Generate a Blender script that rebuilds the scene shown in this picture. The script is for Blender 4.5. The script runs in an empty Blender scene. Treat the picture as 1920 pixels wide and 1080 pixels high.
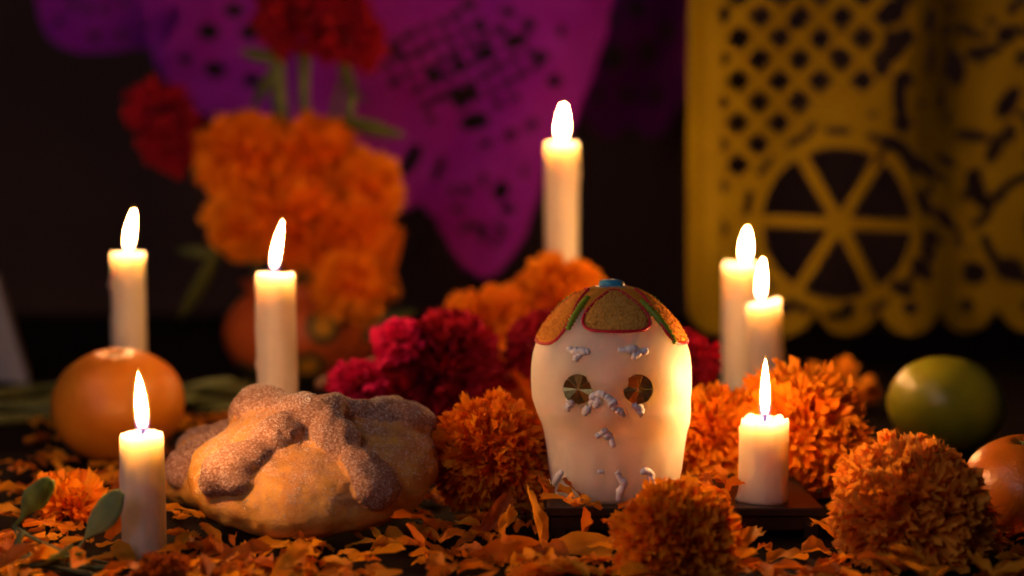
import bpy, math, random
import numpy as np
from mathutils import Vector, Matrix, Quaternion, noise
from mathutils.bvhtree import BVHTree

# ------------------------------------------------------------------ camera, world, light, exposure
sc = bpy.context.scene
COL = sc.collection
CM = 0.01                       # everything below is written in centimetres
CAM_H = 17.9
FPX = 3200.0                    # focal length in pixels of a 1920 px wide frame (60 mm on 36 mm)
PITCH = math.atan(210 / FPX)

cam_d = bpy.data.cameras.new('camera')
cam = bpy.data.objects.new('camera', cam_d)
COL.objects.link(cam)
cam.location = (0, 0, CAM_H * CM)
cam.rotation_euler = (math.pi / 2 - PITCH, 0, 0)
cam_d.lens = 60
cam_d.sensor_width = 36
cam_d.clip_start = 0.02
cam_d.clip_end = 30
cam_d.dof.use_dof = True
cam_d.dof.focus_distance = 0.835
cam_d.dof.aperture_fstop = 3.9
sc.camera = cam

world = bpy.data.worlds.new('World')
sc.world = world
world.use_nodes = True
bg = world.node_tree.nodes['Background']
bg.inputs['Color'].default_value = (0.60, 0.40, 0.42, 1)
bg.inputs['Strength'].default_value = 0.02

def area_lamp(name, loc, target, size, power, color):
    d = bpy.data.lights.new(name, 'AREA')
    d.shape = 'RECTANGLE'
    d.size, d.size_y = size
    d.energy = power
    d.color = color
    o = bpy.data.objects.new(name, d)
    COL.objects.link(o)
    o.location = loc
    v = Vector(target) - Vector(loc)
    o.rotation_euler = v.to_track_quat('-Z', 'Y').to_euler()
    return o
# the dim light of the room falls from the upper left
area_lamp('room_light', (-0.95, 0.35, 1.40), (0.05, 1.2, 0.08), (0.45, 0.6), 2.3, (1.0, 0.70, 0.62))
# and a faint cool window glow from behind the photographer's left shoulder
area_lamp('window_light', (-0.75, -0.55, 0.75), (0.0, 1.0, 0.06), (0.5, 0.5), 2.3, (0.95, 0.80, 0.95))

FLAME = 860.0                    # radiance of the candle flames
sc.render.engine = 'CYCLES'
sc.cycles.use_denoising = True
sc.cycles.max_bounces = 8
sc.cycles.transparent_max_bounces = 16
sc.cycles.sample_clamp_indirect = 6.0
sc.cycles.caustics_reflective = False
sc.cycles.caustics_refractive = False
sc.cycles.filter_width = 1.8
vs = sc.view_settings
vs.view_transform = 'Standard'
vs.look = 'None'
vs.exposure = 0.0
vs.gamma = 1.0
vs.use_curve_mapping = False

# ------------------------------------------------------------------ helpers
R = random.Random
def clamp(x, a, b): return max(a, min(b, x))
def lerp(a, b, t): return a + (b - a) * t
def nz(x, y, z): return noise.noise(Vector((x, y, z)))

_fwd = Vector((0, math.cos(PITCH), -math.sin(PITCH)))
_up = Vector((0, math.sin(PITCH), math.cos(PITCH)))
def ray(px, py):
    return _fwd + Vector((1, 0, 0)) * ((px - 960) / FPX) + _up * ((540 - py) / FPX)
def at(px, py, Y):
    d = ray(px, py); t = Y / d.y
    return Vector((0, 0, CAM_H)) + d * t
def ground(px, py, z=0.0):
    d = ray(px, py); t = (z - CAM_H) / d.z
    return Vector((0, 0, CAM_H)) + d * t

class MB:
    """collects vertices (cm) and faces of one mesh"""
    def __init__(s): s.v = []; s.f = []; s.m = []
    def add(s, vs_, fs_, mi=0):
        o = len(s.v); s.v += [tuple(p) for p in vs_]
        s.f += [tuple(o + i for i in f) for f in fs_]; s.m += [mi] * len(fs_)
    def grid(s, pts, nu, nv, wrap=False, mi=0, flip=False):
        fs = []
        for j in range(nv - 1):
            for i in range(nu if wrap else nu - 1):
                a = j * nu + i; b = j * nu + (i + 1) % nu
                q = (a, b, b + nu, a + nu)
                fs.append(q[::-1] if flip else q)
        s.add(pts, fs, mi)
    def lathe(s, prof, n=40, rad=None, capb=True, capt=True, mi=0):
        pts = []
        for k, (r, z) in enumerate(prof):
            for i in range(n):
                a = 2 * math.pi * i / n
                rr, zz = (r, z) if rad is None else rad(r, z, a, k)
                pts.append((rr * math.cos(a), rr * math.sin(a), zz))
        o = len(s.v)
        s.grid(pts, n, len(prof), wrap=True, mi=mi)
        if capb: s.f.append(tuple(o + i for i in range(n))[::-1]); s.m.append(mi)
        if capt: s.f.append(tuple(o + (len(prof) - 1) * n + i for i in range(n))); s.m.append(mi)
    def tube(s, path, rad, n=10, mi=0, cap=True):
        path = [Vector(p) for p in path]
        t0 = (path[1] - path[0]).normalized()
        ref = Vector((0, 0, 1)) if abs(t0.z) < .9 else Vector((1, 0, 0))
        u = t0.cross(ref).normalized()
        o = len(s.v); pts = []
        for k, p in enumerate(path):
            t = (path[min(k + 1, len(path) - 1)] - path[max(k - 1, 0)]).normalized()
            u = (u - t * u.dot(t)).normalized(); w = t.cross(u)
            r = rad(k / (len(path) - 1)) if callable(rad) else rad
            for i in range(n):
                a = 2 * math.pi * i / n
                pts.append(p + (u * math.cos(a) + w * math.sin(a)) * r)
        s.grid(pts, n, len(path), wrap=True, mi=mi)
        if cap:
            s.f.append(tuple(o + i for i in range(n))[::-1]); s.m.append(mi)
            s.f.append(tuple(o + (len(path) - 1) * n + i for i in range(n))); s.m.append(mi)
    def mesh(s, name, mats, smooth=True):
        me = bpy.data.meshes.new(name)
        me.from_pydata([(x * CM, y * CM, z * CM) for x, y, z in s.v], [], s.f)
        for m in (mats if isinstance(mats, (list, tuple)) else [mats]): me.materials.append(m)
        me.polygons.foreach_set('material_index', s.m)
        me.polygons.foreach_set('use_smooth', [smooth] * len(s.f))
        me.update()
        return me
    def build(s, name, mats, parent=None, loc=None, smooth=True, kind=None):
        return link(name, s.mesh(name, mats, smooth), parent, loc, kind)

def link(name, me, parent=None, loc=None, kind=None):
    o = bpy.data.objects.new(name, me)
    COL.objects.link(o)
    if parent is not None: o.parent = parent
    if loc is not None: o.location = Vector(loc) * CM
    if kind: o['kind'] = kind
    return o
def thing(name, label, cat, loc=(0, 0, 0), rot=(0, 0, 0), group=None):
    o = bpy.data.objects.new(name, None)
    o.empty_display_size = 0.02
    COL.objects.link(o)
    o.location = Vector(loc) * CM
    o.rotation_euler = rot
    tag(o, label, cat, group)
    return o
def tag(o, label, cat, group=None):
    o['label'] = label; o['category'] = cat
    if group: o['group'] = group
    return o
def struct(o):
    o['kind'] = 'structure'; return o

def catmull(P, t):
    """P: list of tuples, t in 0..1 over equal spans"""
    n = len(P) - 1
    x = clamp(t, 0, 1) * n; i = min(int(x), n - 1); f = x - i
    p0 = P[max(i - 1, 0)]; p1 = P[i]; p2 = P[i + 1]; p3 = P[min(i + 2, n)]
    return tuple(.5 * (2 * b + (c - a) * f + (2 * a - 5 * b + 4 * c - d) * f * f + (3 * b - a - 3 * c + d) * f ** 3)
                 for a, b, c, d in zip(p0, p1, p2, p3))

# ------------------------------------------------------------------ materials
class NT:
    def __init__(s, name):
        s.m = bpy.data.materials.new(name); s.m.use_nodes = True
        s.t = s.m.node_tree; s.t.nodes.clear()
        s.out = s.t.nodes.new('ShaderNodeOutputMaterial')
    def n(s, typ, **kw):
        x = s.t.nodes.new(typ)
        for k, v in kw.items():
            if k.startswith('_'): setattr(x, k[1:], v)
            else:
                key = k.replace('__', ' ')
                x.inputs[key].default_value = v
        return x
    def l(s, a, b): s.t.links.new(a, b)
    def coord(s, scale=1.0, which='Object'):
        tc = s.n('ShaderNodeTexCoord'); mp = s.n('ShaderNodeMapping')
        mp.inputs['Scale'].default_value = (scale, scale, scale) if not hasattr(scale, '__len__') else scale
        s.l(tc.outputs[which], mp.inputs['Vector'])
        return mp.outputs['Vector']
    def noise(s, scale, detail=4, rough=.6, vec=None):
        x = s.n('ShaderNodeTexNoise', Scale=scale, Detail=detail, Roughness=rough)
        s.l(vec if vec is not None else s.coord(), x.inputs['Vector'])
        return x.outputs['Fac']
    def ramp(s, fac, stops):
        r = s.n('ShaderNodeValToRGB')
        e = r.color_ramp.elements
        while len(e) < len(stops): e.new(.5)
        for q, (p, c) in zip(e, stops):
            q.position = p; q.color = (*c, 1) if len(c) == 3 else c
        s.l(fac, r.inputs['Fac'])
        return r.outputs['Color']
    def bump(s, h, strength, dist):
        b = s.n('ShaderNodeBump', Strength=strength, Distance=dist)
        s.l(h, b.inputs['Height'])
        return b.outputs['Normal']
    def princ(s, **kw):
        return s.n('ShaderNodeBsdfPrincipled', **kw)
    def done(s, sh):
        s.l(sh, s.out.inputs['Surface']); return s.m

def mat_simple(name, c1, c2, rough, scale=60, bump=0.0, bscale=400, bdist=.0005, spec=.5, metal=0.0, sheen=0.0):
    t = NT(name)
    col = t.ramp(t.noise(scale), [(.3, c1), (.7, c2)])
    p = t.princ(Roughness=rough, Metallic=metal)
    p.inputs['Specular IOR Level'].default_value = spec
    if sheen: p.inputs['Sheen Weight'].default_value = sheen
    t.l(col, p.inputs['Base Color'])
    if bump: t.l(t.bump(t.noise(bscale, 5), bump, bdist), p.inputs['Normal'])
    return t.done(p.outputs[0])

def mat_petal(name, c1, c2, trans=.35, scale=90, rough=.6, sheen=0.0, tint=None):
    """thin plant tissue: diffuse face plus light coming through; every object differs a little"""
    t = NT(name)
    info = t.n('ShaderNodeObjectInfo')
    nf = t.noise(scale, 3)
    ad = t.n('ShaderNodeMath', _operation='ADD')
    t.l(nf, ad.inputs[0])
    mu = t.n('ShaderNodeMath', _operation='MULTIPLY_ADD')
    t.l(info.outputs['Random'], mu.inputs[0]); mu.inputs[1].default_value = .5; mu.inputs[2].default_value = -.25
    t.l(mu.outputs[0], ad.inputs[1])
    col = t.ramp(ad.outputs[0], [(.25, c1), (.75, c2)])
    p = t.princ(Roughness=rough)
    p.inputs['Specular IOR Level'].default_value = .25
    if sheen:
        p.inputs['Sheen Weight'].default_value = sheen
        p.inputs['Sheen Tint'].default_value = (*(tint or c2), 1)
    t.l(col, p.inputs['Base Color'])
    t.l(t.bump(t.noise(700, 2), .25, .0004), p.inputs['Normal'])
    tr = t.n('ShaderNodeBsdfTranslucent')
    t.l(col, tr.inputs['Color'])
    mx = t.n('ShaderNodeMixShader', Fac=trans)
    t.l(p.outputs[0], mx.inputs[1]); t.l(tr.outputs[0], mx.inputs[2])
    return t.done(mx.outputs[0])

def mat_wax(name, col, radius, scale, rough=.45, bump=.15):
    t = NT(name)
    p = t.princ(Roughness=rough)
    c = t.ramp(t.noise(120, 3), [(.3, tuple(x * .94 for x in col)), (.7, col)])
    t.l(c, p.inputs['Base Color'])
    p.inputs['Subsurface Weight'].default_value = 1.0
    p.inputs['Subsurface Radius'].default_value = radius
    p.inputs['Subsurface Scale'].default_value = scale
    p.inputs['Specular IOR Level'].default_value = .4
    t.l(t.bump(t.noise(350, 4), bump, .0006), p.inputs['Normal'])
    return t.done(p.outputs[0])

M = {}
M['orange'] = mat_petal('marigold_petal', (.92, .23, .004), (1.0, .41, .012), trans=.4)
M['orange_pale'] = mat_petal('marigold_petal_pale', (.92, .28, .015), (1.0, .46, .05), trans=.4)
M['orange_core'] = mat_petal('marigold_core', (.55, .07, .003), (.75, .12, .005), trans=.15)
M['loose'] = mat_petal('loose_petal', (.84, .20, .005), (.98, .42, .02), scale=60, trans=.5)
M['loose_brown'] = mat_petal('wilted_petal', (.30, .05, .010), (.55, .15, .012), scale=60)
M['red'] = mat_petal('red_petal', (.24, .002, .009), (.48, .005, .026), trans=.25, rough=.7, sheen=.4, tint=(.9, .05, .2))
M['magenta'] = mat_petal('magenta_petal', (.55, .004, .06), (.85, .012, .16), trans=.25, rough=.7, sheen=.5, tint=(1, .1, .4))
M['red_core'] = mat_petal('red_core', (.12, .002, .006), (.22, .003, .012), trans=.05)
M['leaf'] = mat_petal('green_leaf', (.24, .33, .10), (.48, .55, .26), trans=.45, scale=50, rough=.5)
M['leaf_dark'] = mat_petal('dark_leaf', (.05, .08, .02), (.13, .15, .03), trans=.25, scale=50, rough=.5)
M['stem'] = mat_simple('green_stem', (.07, .10, .025), (.17, .18, .05), .55, scale=80)
M['stalk'] = mat_simple('brown_stalk', (.20, .10, .05), (.32, .15, .09), .7, scale=80)
M['wax'] = mat_wax('candle_wax', (.90, .76, .58), (1.0, .82, .62), .026)
M['sugar'] = mat_wax('skull_sugar', (.91, .81, .64), (1.0, .84, .64), .045, rough=.5, bump=.22)
M['icing'] = mat_simple('white_icing', (.90, .89, .92), (.95, .95, .97), .5, bump=.25, bscale=600)
M['wick'] = mat_simple('burnt_wick', (.008, .006, .006), (.02, .014, .012), .9)
M['wood'] = mat_simple('black_wood', (.010, .006, .005), (.022, .013, .010), .42, scale=40, bump=.25, bscale=90)
M['table'] = mat_simple('table_cloth', (.007, .004, .003), (.014, .007, .005), .9, scale=30, bump=.5, bscale=900, spec=.12)
M['wall'] = mat_simple('dark_wall', (.05, .028, .026), (.075, .042, .036), .9, scale=4, bump=.3, bscale=40, bdist=.002)
M['card'] = mat_simple('grey_paper', (.42, .40, .42), (.50, .48, .50), .8)
M['blue'] = mat_simple('blue_foil', (.03, .30, .55), (.06, .42, .65), .4, metal=.0, bump=.5, bscale=900)
M['frost_orange'] = mat_simple('orange_sprinkle', (.92, .28, .010), (1.0, .46, .04), .8, scale=900, bump=1.0, bscale=1500, bdist=.0008)
M['frost_tan'] = mat_simple('tan_sprinkle', (.72, .32, .03), (.88, .50, .10), .8, scale=900, bump=1.0, bscale=1500, bdist=.0008)
M['red_icing'] = mat_simple('red_icing', (.60, .008, .03), (.75, .012, .05), .45)
M['green_icing'] = mat_simple('green_icing', (.16, .30, .01), (.30, .42, .02), .5, scale=300)

def mat_gold():
    t = NT('gold_sequin')
    p = t.princ(Metallic=1.0, Roughness=.33)
    t.l(t.ramp(t.noise(500, 2), [(.3, (.70, .55, .18)), (.7, (.90, .76, .30))]), p.inputs['Base Color'])
    return t.done(p.outputs[0])
M['gold'] = mat_gold()

def mat_flame(core):
    """the flame gives off light: bluish and faint at the foot, yellow-white above"""
    t = NT('flame_core' if core else 'flame_veil')
    tc = t.n('ShaderNodeTexCoord'); sp = t.n('ShaderNodeSeparateXYZ')
    t.l(tc.outputs['Generated'], sp.inputs[0])
    e = t.n('ShaderNodeEmission')
    if core:
        t.l(t.ramp(sp.outputs['Z'], [(.0, (.22, .26, .9)), (.10, (.9, .42, .16)), (.25, (1., .46, .165)), (1., (1., .44, .15))]), e.inputs['Color'])
        g = t.n('ShaderNodeMapRange'); g.interpolation_type = 'SMOOTHSTEP'
        for k, v in (('From Min', .06), ('From Max', .55), ('To Min', .2), ('To Max', FLAME)): g.inputs[k].default_value = v
        t.l(sp.outputs['Z'], g.inputs['Value']); t.l(g.outputs['Result'], e.inputs['Strength'])
        tr = t.n('ShaderNodeBsdfTransparent')
        h = t.n('ShaderNodeMapRange')
        for k, v in (('From Min', .05), ('From Max', .24), ('To Min', .04), ('To Max', 1.0)): h.inputs[k].default_value = v
        t.l(sp.outputs['Z'], h.inputs['Value'])
        mx = t.n('ShaderNodeMixShader')
        t.l(h.outputs['Result'], mx.inputs[0]); t.l(tr.outputs[0], mx.inputs[1]); t.l(e.outputs[0], mx.inputs[2])
    else:
        t.l(t.ramp(sp.outputs['Z'], [(.0, (.10, .12, .9)), (.16, (.5, .2, .5)), (.30, (1., .40, .05)), (1., (1., .42, .06))]), e.inputs['Color'])
        e.inputs['Strength'].default_value = 2.2
        tr = t.n('ShaderNodeBsdfTransparent')
        mx = t.n('ShaderNodeMixShader', Fac=.30)
        t.l(tr.outputs[0], mx.inputs[1]); t.l(e.outputs[0], mx.inputs[2])
    t.m.cycles.emission_sampling = 'FRONT' if core else 'NONE'
    return t.done(mx.outputs[0])
M['flame'] = mat_flame(True)
M['veil'] = mat_flame(False)

def mat_paper(name, c1, c2, trans=.4):
    t = NT(name)
    col = t.ramp(t.noise(25, 5), [(.3, c1), (.7, c2)])
    d = t.princ(Roughness=.75)
    d.inputs['Specular IOR Level'].default_value = .2
    t.l(col, d.inputs['Base Color'])
    t.l(t.bump(t.noise(45, 4), .6, .004), d.inputs['Normal'])
    tr = t.n('ShaderNodeBsdfTranslucent'); t.l(col, tr.inputs['Color'])
    mx = t.n('ShaderNodeMixShader', Fac=trans)
    t.l(d.outputs[0], mx.inputs[1]); t.l(tr.outputs[0], mx.inputs[2])
    return t.done(mx.outputs[0])
M['yellow_paper'] = mat_paper('yellow_tissue', (.32, .22, .002), (.41, .295, .003))
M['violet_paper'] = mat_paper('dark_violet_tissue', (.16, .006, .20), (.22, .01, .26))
M['purple_paper'] = mat_paper('purple_tissue', (.46, .012, .60), (.56, .04, .74))

def mat_fruit(name, c1, c2, rough=.32):
    t = NT(name)
    col = t.ramp(t.noise(35, 4), [(.3, c1), (.7, c2)])
    p = t.princ(Roughness=rough)
    p.inputs['Subsurface Weight'].default_value = .25
    p.inputs['Subsurface Radius'].default_value = (1, .4, .1)
    p.inputs['Subsurface Scale'].default_value = .004
    t.l(col, p.inputs['Base Color'])
    v = t.n('ShaderNodeTexVoronoi', Scale=620.0); t.l(t.coord(), v.inputs['Vector'])
    t.l(t.bump(v.outputs['Distance'], .35, .0005), p.inputs['Normal'])
    return t.done(p.outputs[0])
M['fruit_orange'] = mat_fruit('orange_peel', (.72, .20, .008), (.84, .30, .015), .42)
M['fruit_shaded'] = mat_fruit('shaded_orange_peel', (.40, .11, .005), (.52, .16, .008))  # orange peel with the big marigold's shade put into its colour
M['fruit_green'] = mat_fruit('green_peel', (.27, .28, .010), (.38, .36, .014), .3)

def mat_bread():
    t = NT('bread_crust')
    tc = t.coord()
    sp = t.n('ShaderNodeSeparateXYZ'); t.l(tc, sp.inputs[0])
    crust = t.ramp(t.noise(90, 5), [(.3, (.60, .25, .035)), (.7, (.84, .45, .085))])
    sug = t.ramp(t.noise(800, 3, .7), [(.40, (.46, .19, .07)), (.54, (.60, .32, .19)), (.70, (.86, .68, .58))])
    # sugar coats the upper crust and thins out down the sides
    mr = t.n('ShaderNodeMapRange')
    for k, v in (('From Min', .018), ('From Max', .042), ('To Min', 0.0), ('To Max', 1.0)): mr.inputs[k].default_value = v
    t.l(sp.outputs['Z'], mr.inputs['Value'])
    nf = t.noise(75, 5, .7)
    m2 = t.n('ShaderNodeMath', _operation='MULTIPLY_ADD'); t.l(nf, m2.inputs[0]); m2.inputs[1].default_value = 4.0; m2.inputs[2].default_value = -2.2
    ad = t.n('ShaderNodeMath', _operation='ADD', _use_clamp=True); t.l(mr.outputs[0], ad.inputs[0]); t.l(m2.outputs[0], ad.inputs[1])
    mx = t.n('ShaderNodeMix', _data_type='RGBA')
    t.l(ad.outputs[0], mx.inputs['Factor']); t.l(crust, mx.inputs[6]); t.l(sug, mx.inputs[7])
    p = t.princ(Roughness=.42)
    p.inputs['Subsurface Weight'].default_value = .15
    p.inputs['Subsurface Radius'].default_value = (1, .4, .15)
    p.inputs['Subsurface Scale'].default_value = .004
    t.l(mx.outputs[2], p.inputs['Base Color'])
    t.l(t.bump(t.noise(900, 4, .75), .7, .0012), p.inputs['Normal'])
    return t.done(p.outputs[0])
def mat_bone():
    t = NT('sugared_bone')
    sug = t.ramp(t.noise(800, 3, .7), [(.38, (.27, .11, .05)), (.54, (.46, .25, .17)), (.70, (.86, .70, .63))])
    p = t.princ(Roughness=.7)
    t.l(sug, p.inputs['Base Color'])
    t.l(t.bump(t.noise(900, 4, .75), .9, .0014), p.inputs['Normal'])
    return t.done(p.outputs[0])
M['bread'] = mat_bread()
M['bone'] = mat_bone()
M['grain'] = mat_simple('sugar_grain', (.75, .68, .66), (.85, .80, .80), .25)

def mat_pot():
    t = NT('painted_clay')
    v = t.n('ShaderNodeTexVoronoi', Scale=26.0); t.l(t.coord(), v.inputs['Vector'])
    base = t.ramp(t.noise(30, 4), [(.3, (.42, .07, .012)), (.7, (.56, .11, .018))])
    spots = t.ramp(v.outputs['Distance'], [(.0, (.62, .30, .02)), (.22, (.62, .30, .02)), (.26, (.04, .06, .02)), (.38, (.05, .09, .03)), (.42, (.5, .09, .014))])
    f = t.ramp(v.outputs['Distance'], [(.40, (1, 1, 1)), (.44, (0, 0, 0))])
    mx = t.n('ShaderNodeMix', _data_type='RGBA')
    t.l(f, mx.inputs['Factor']); t.l(base, mx.inputs[6]); t.l(spots, mx.inputs[7])
    p = t.princ(Roughness=.4)
    t.l(mx.outputs[2], p.inputs['Base Color'])
    return t.done(p.outputs[0])
M['pot'] = mat_pot()

# ------------------------------------------------------------------ setting: table and wall
b = MB(); n1, n2 = 60, 50
pts = []
for j in range(n2):
    for i in range(n1):
        x = lerp(-150, 150, i / (n1 - 1)); y = lerp(-20, 222, j / (n2 - 1))
        pts.append((x, y, .06 * nz(x * .11, y * .11, 0) - .05))
b.grid(pts, n1, n2)
o = b.build('table', M['table']); struct(o)
so = o.modifiers.new('thickness', 'SOLIDIFY'); so.thickness = .02; so.offset = -1
b = MB()
for (x0, x1, y0, y1, z0, z1) in ((-200, 200, 225, 230, -60, 160),):
    b.add([(x, y, z) for x in (x0, x1) for y in (y0, y1) for z in (z0, z1)],
          [(0, 1, 3, 2), (4, 6, 7, 5), (0, 4, 5, 1), (2, 3, 7, 6), (0, 2, 6, 4), (1, 5, 7, 3)])
struct(b.build('back_wall', M['wall'], smooth=False))

# ------------------------------------------------------------------ candles
def flame_mesh(b, base, L, w, lean, n=16, m=20, s0=0.0, grow=0.0):
    pts = []
    for k in range(m + 1):
        s = k / m
        r = (w / 2 + grow) * (max(s, .002) ** .55) * (max(1 - s, 0) ** .90) * 1.95 + .001
        cx = lean * L * (s ** 1.5); z = lerp(-grow, L + grow * 1.6, s)
        for i in range(n):
            a = 2 * math.pi * i / n
            pts.append((base[0] + cx + r * math.cos(a), base[1] + r * math.sin(a), base[2] + z))
    o = len(b.v)
    b.grid(pts, n, m + 1, wrap=True)
    b.f.append(tuple(o + i for i in range(n))[::-1]); b.m.append(0)
    b.f.append(tuple(o + m * n + i for i in range(n))); b.m.append(0)

def candle(label, px, ytop, Y, width, fl_len, fl_w, lean, base_z=0.0, base_px=None, base_r=None, seed=0,
           rim=.12, slope=0.0, wick_lean=.1, drips=(), square=0.0, fl_dx=0.0):
    top = at(px, ytop, Y)
    bx = top.x if base_px is None else at(base_px, ytop, Y).x
    t = thing('candle', label, 'candle', (bx, Y, base_z), group='lit candles on the altar')
    h = top.z - base_z; r0 = width / 2; rb = base_r or r0; dx = top.x - bx
    rr = R(seed)
    nseg, rows = 56, 40
    b = MB()
    prof = []
    for k in range(rows):
        s = k / (rows - 1)
        prof.append((lerp(rb, r0, min(1, s * 1.15)), h * s, s))
    pts = []
    def shape(a, z):
        v = 1 + .05 * nz(math.cos(a) * 1.7 + seed, math.sin(a) * 1.7, z * .22) + .03 * nz(math.cos(a) * 5, math.sin(a) * 5 + seed, z * .5)
        v += .012 * math.sin(a * 9 + seed + nz(z * .3, a, 0))
        for (da, zt, zl, amp, wd) in drips:
            dd = (a - da + math.pi) % (2 * math.pi) - math.pi
            g = math.exp(-(dd / wd) ** 2)
            zz = (z - (zt - zl)) / zl
            if 0 < zz: v += amp * g * (1.0 if zz < 1 else 0.0) * (.75 + .25 * nz(z * 1.4, seed, 1))
            bl = math.exp(-(((z - (zt - zl)) / .32) ** 2)); v += amp * 1.25 * g * bl
        return v
    def rimz(a): return rim * (.55 * nz(math.cos(a) * 1.6 + seed * 3, math.sin(a) * 1.6, 2.2) + .5 * nz(math.cos(a) * 4, math.sin(a) * 4, seed)) + slope * math.cos(a)
    rings = [(s, r, z) for r, z, s in prof]
    full = []
    for s, r, z in rings:
        for i in range(nseg):
            a = 2 * math.pi * i / nseg
            rad = r * shape(a, z)
            if z > h - .12: rad -= .05 * (z - h + .12) / .12
            full.append((dx * (z / h) + rad * math.cos(a), rad * math.sin(a), z + rimz(a) * clamp((z - h + 1.2) / 1.2, 0, 1)))
    nr = len(rings)
    for (f, dz, kz) in ((.93, .03, 1), (.85, -.06, .8), (.72, -.22, .35), (.45, -.34, .1), (.15, -.36, 0), (.02, -.36, 0)):
        for i in range(nseg):
            a = 2 * math.pi * i / nseg
            rad = r0 * f * (1 + .03 * nz(math.cos(a) * 2, math.sin(a) * 2, f * 3 + seed))
            full.append((dx + rad * math.cos(a), rad * math.sin(a), h + dz * min(1, r0) + rimz(a) * kz))
        nr += 1
    o0 = len(b.v)
    b.grid(full, nseg, nr, wrap=True)
    b.f.append(tuple(range(nseg))[::-1]); b.m.append(0)
    b.f.append(tuple((nr - 1) * nseg + i for i in range(nseg))); b.m.append(0)
    b.build('wax_body', M['wax'], t)
    wz = h - .42
    wk = [(dx + fl_dx, 0, wz), (dx + fl_dx + .02, 0, wz + .3), (dx + fl_dx + wick_lean * .5, -.02, wz + .62), (dx + fl_dx + wick_lean * 1.3, -.05, wz + .92)]
    b = MB(); b.tube(wk, .065, 8); b.build('wick', M['wick'], t)
    fb = (dx + fl_dx + wick_lean * .2, 0, h - .02)
    b = MB(); flame_mesh(b, fb, fl_len, fl_w, lean)
    f = b.build('flame', M['flame'], t)
    b = MB(); flame_mesh(b, fb, fl_len, fl_w, lean, grow=.14)
    b.build('flame_veil', M['veil'], f)
    return t

candle('short white candle burning on the black wooden stand right of the skull', 1434, 786, 84.9, 2.42, 3.05, .60, .0, base_z=1.62, seed=3,
       rim=.5, wick_lean=.02, drips=((math.radians(185), 3.9, 3.9, .13, .34),))
candle('white candle standing in front of the bread at the lower left', 267, 812, 79.2, 2.02, 2.9, .80, -.06, seed=8, base_r=1.05, wick_lean=.08, rim=.16,
       drips=((math.radians(250), 1.6, 1.5, .06, .5), (math.radians(188), 5.8, 3.4, .08, .22), (math.radians(300), 5.9, 1.3, .05, .2)))
candle('white candle rising directly behind the sugared bread, flame against the marigold bouquet', 516, 512, 100.0, 2.32, 3.1, .74, .17, base_px=522, base_r=1.25, seed=12, rim=.22,
       wick_lean=.28, fl_dx=-.12, drips=((math.radians(-20), 6.5, 4.0, .10, .35), (math.radians(215), 12.2, 2.2, .06, .25), (math.radians(178), 12.2, 5.5, .07, .2), (math.radians(280), 12.2, 3.6, .05, .2)))
candle('leftmost white candle, standing behind the large orange', 240, 474, 118.0, 2.34, 2.95, .80, .15, seed=21, rim=.05, wick_lean=.12,
       drips=((math.radians(180), 11.2, .9, .11, .25), (math.radians(190), 8.2, 3.0, .07, .3), (math.radians(300), 12.5, 2.2, .06, .25)))
candle('tallest white candle, far back between purple and yellow cut paper', 1053, 268, 135.0, 2.6, 3.0, 1.08, .05, seed=33, rim=.12, drips=((math.radians(200), 20, 5, .07, .4), (math.radians(350), 20.4, 2.5, .08, .3)))
candle('farther, level-topped of the two white candles paired before the yellow paper', 1388, 494, 128.0, 2.6, 2.65, .96, .05, seed=41, rim=.05, slope=.0, fl_dx=.35)
candle('nearer, slant-topped of the two white candles paired before the yellow paper', 1431, 566, 112.0, 2.3, 2.85, .80, .05, base_px=1448, base_r=1.2, seed=52, rim=.06, slope=.22, fl_dx=-.2)

# ------------------------------------------------------------------ wooden stand under skull and short candle
a0 = at(1024, 958, 83).x; a1 = at(1546, 958, 83).x
t = thing('wooden_stand', 'low black wooden stand carrying the sugar skull and the short candle', 'stand', ((a0 + a1) / 2, 87.6, 0))
W2 = (a1 - a0) / 2
def boxm(b, x0, x1, y0, y1, z0, z1, bev=.06):
    prof = [(0, 0)]
    vs_ = []
    for z, k in ((z0, bev), (z0 + bev, 0), (z1 - bev, 0), (z1, bev)):
        vs_ += [(x0 + k, y0 + k, z), (x1 - k, y0 + k, z), (x1 - k, y1 - k, z), (x0 + k, y1 - k, z)]
    b.grid(vs_, 4, 4, wrap=True)
    o = len(b.v) - 16
    b.f += [(o + 3, o + 2, o + 1, o), (o + 12, o + 13, o + 14, o + 15)]; b.m += [0, 0]
b = MB(); boxm(b, -W2, W2, -4.6, 4.6, 1.18, 1.6); b.build('top_board', M['wood'], t, smooth=False)
b = MB(); boxm(b, -W2 + .25, W2 - .25, -4.3, -3.8, .42, 1.178); b.build('front_rail', M['wood'], t, smooth=False)
b = MB(); boxm(b, -W2 + .25, W2 - .25, 3.8, 4.3, .42, 1.178); b.build('back_rail', M['wood'], t, smooth=False)
for sx in (-1, 1):
    for sy in (-1, 1):
        b = MB(); x = sx * (W2 - .6); y = sy * 4.1
        boxm(b, x - .34, x + .34, y - .3, y + .34, 0, 1.176); b.build('leg', M['wood'], t, smooth=False)

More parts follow.
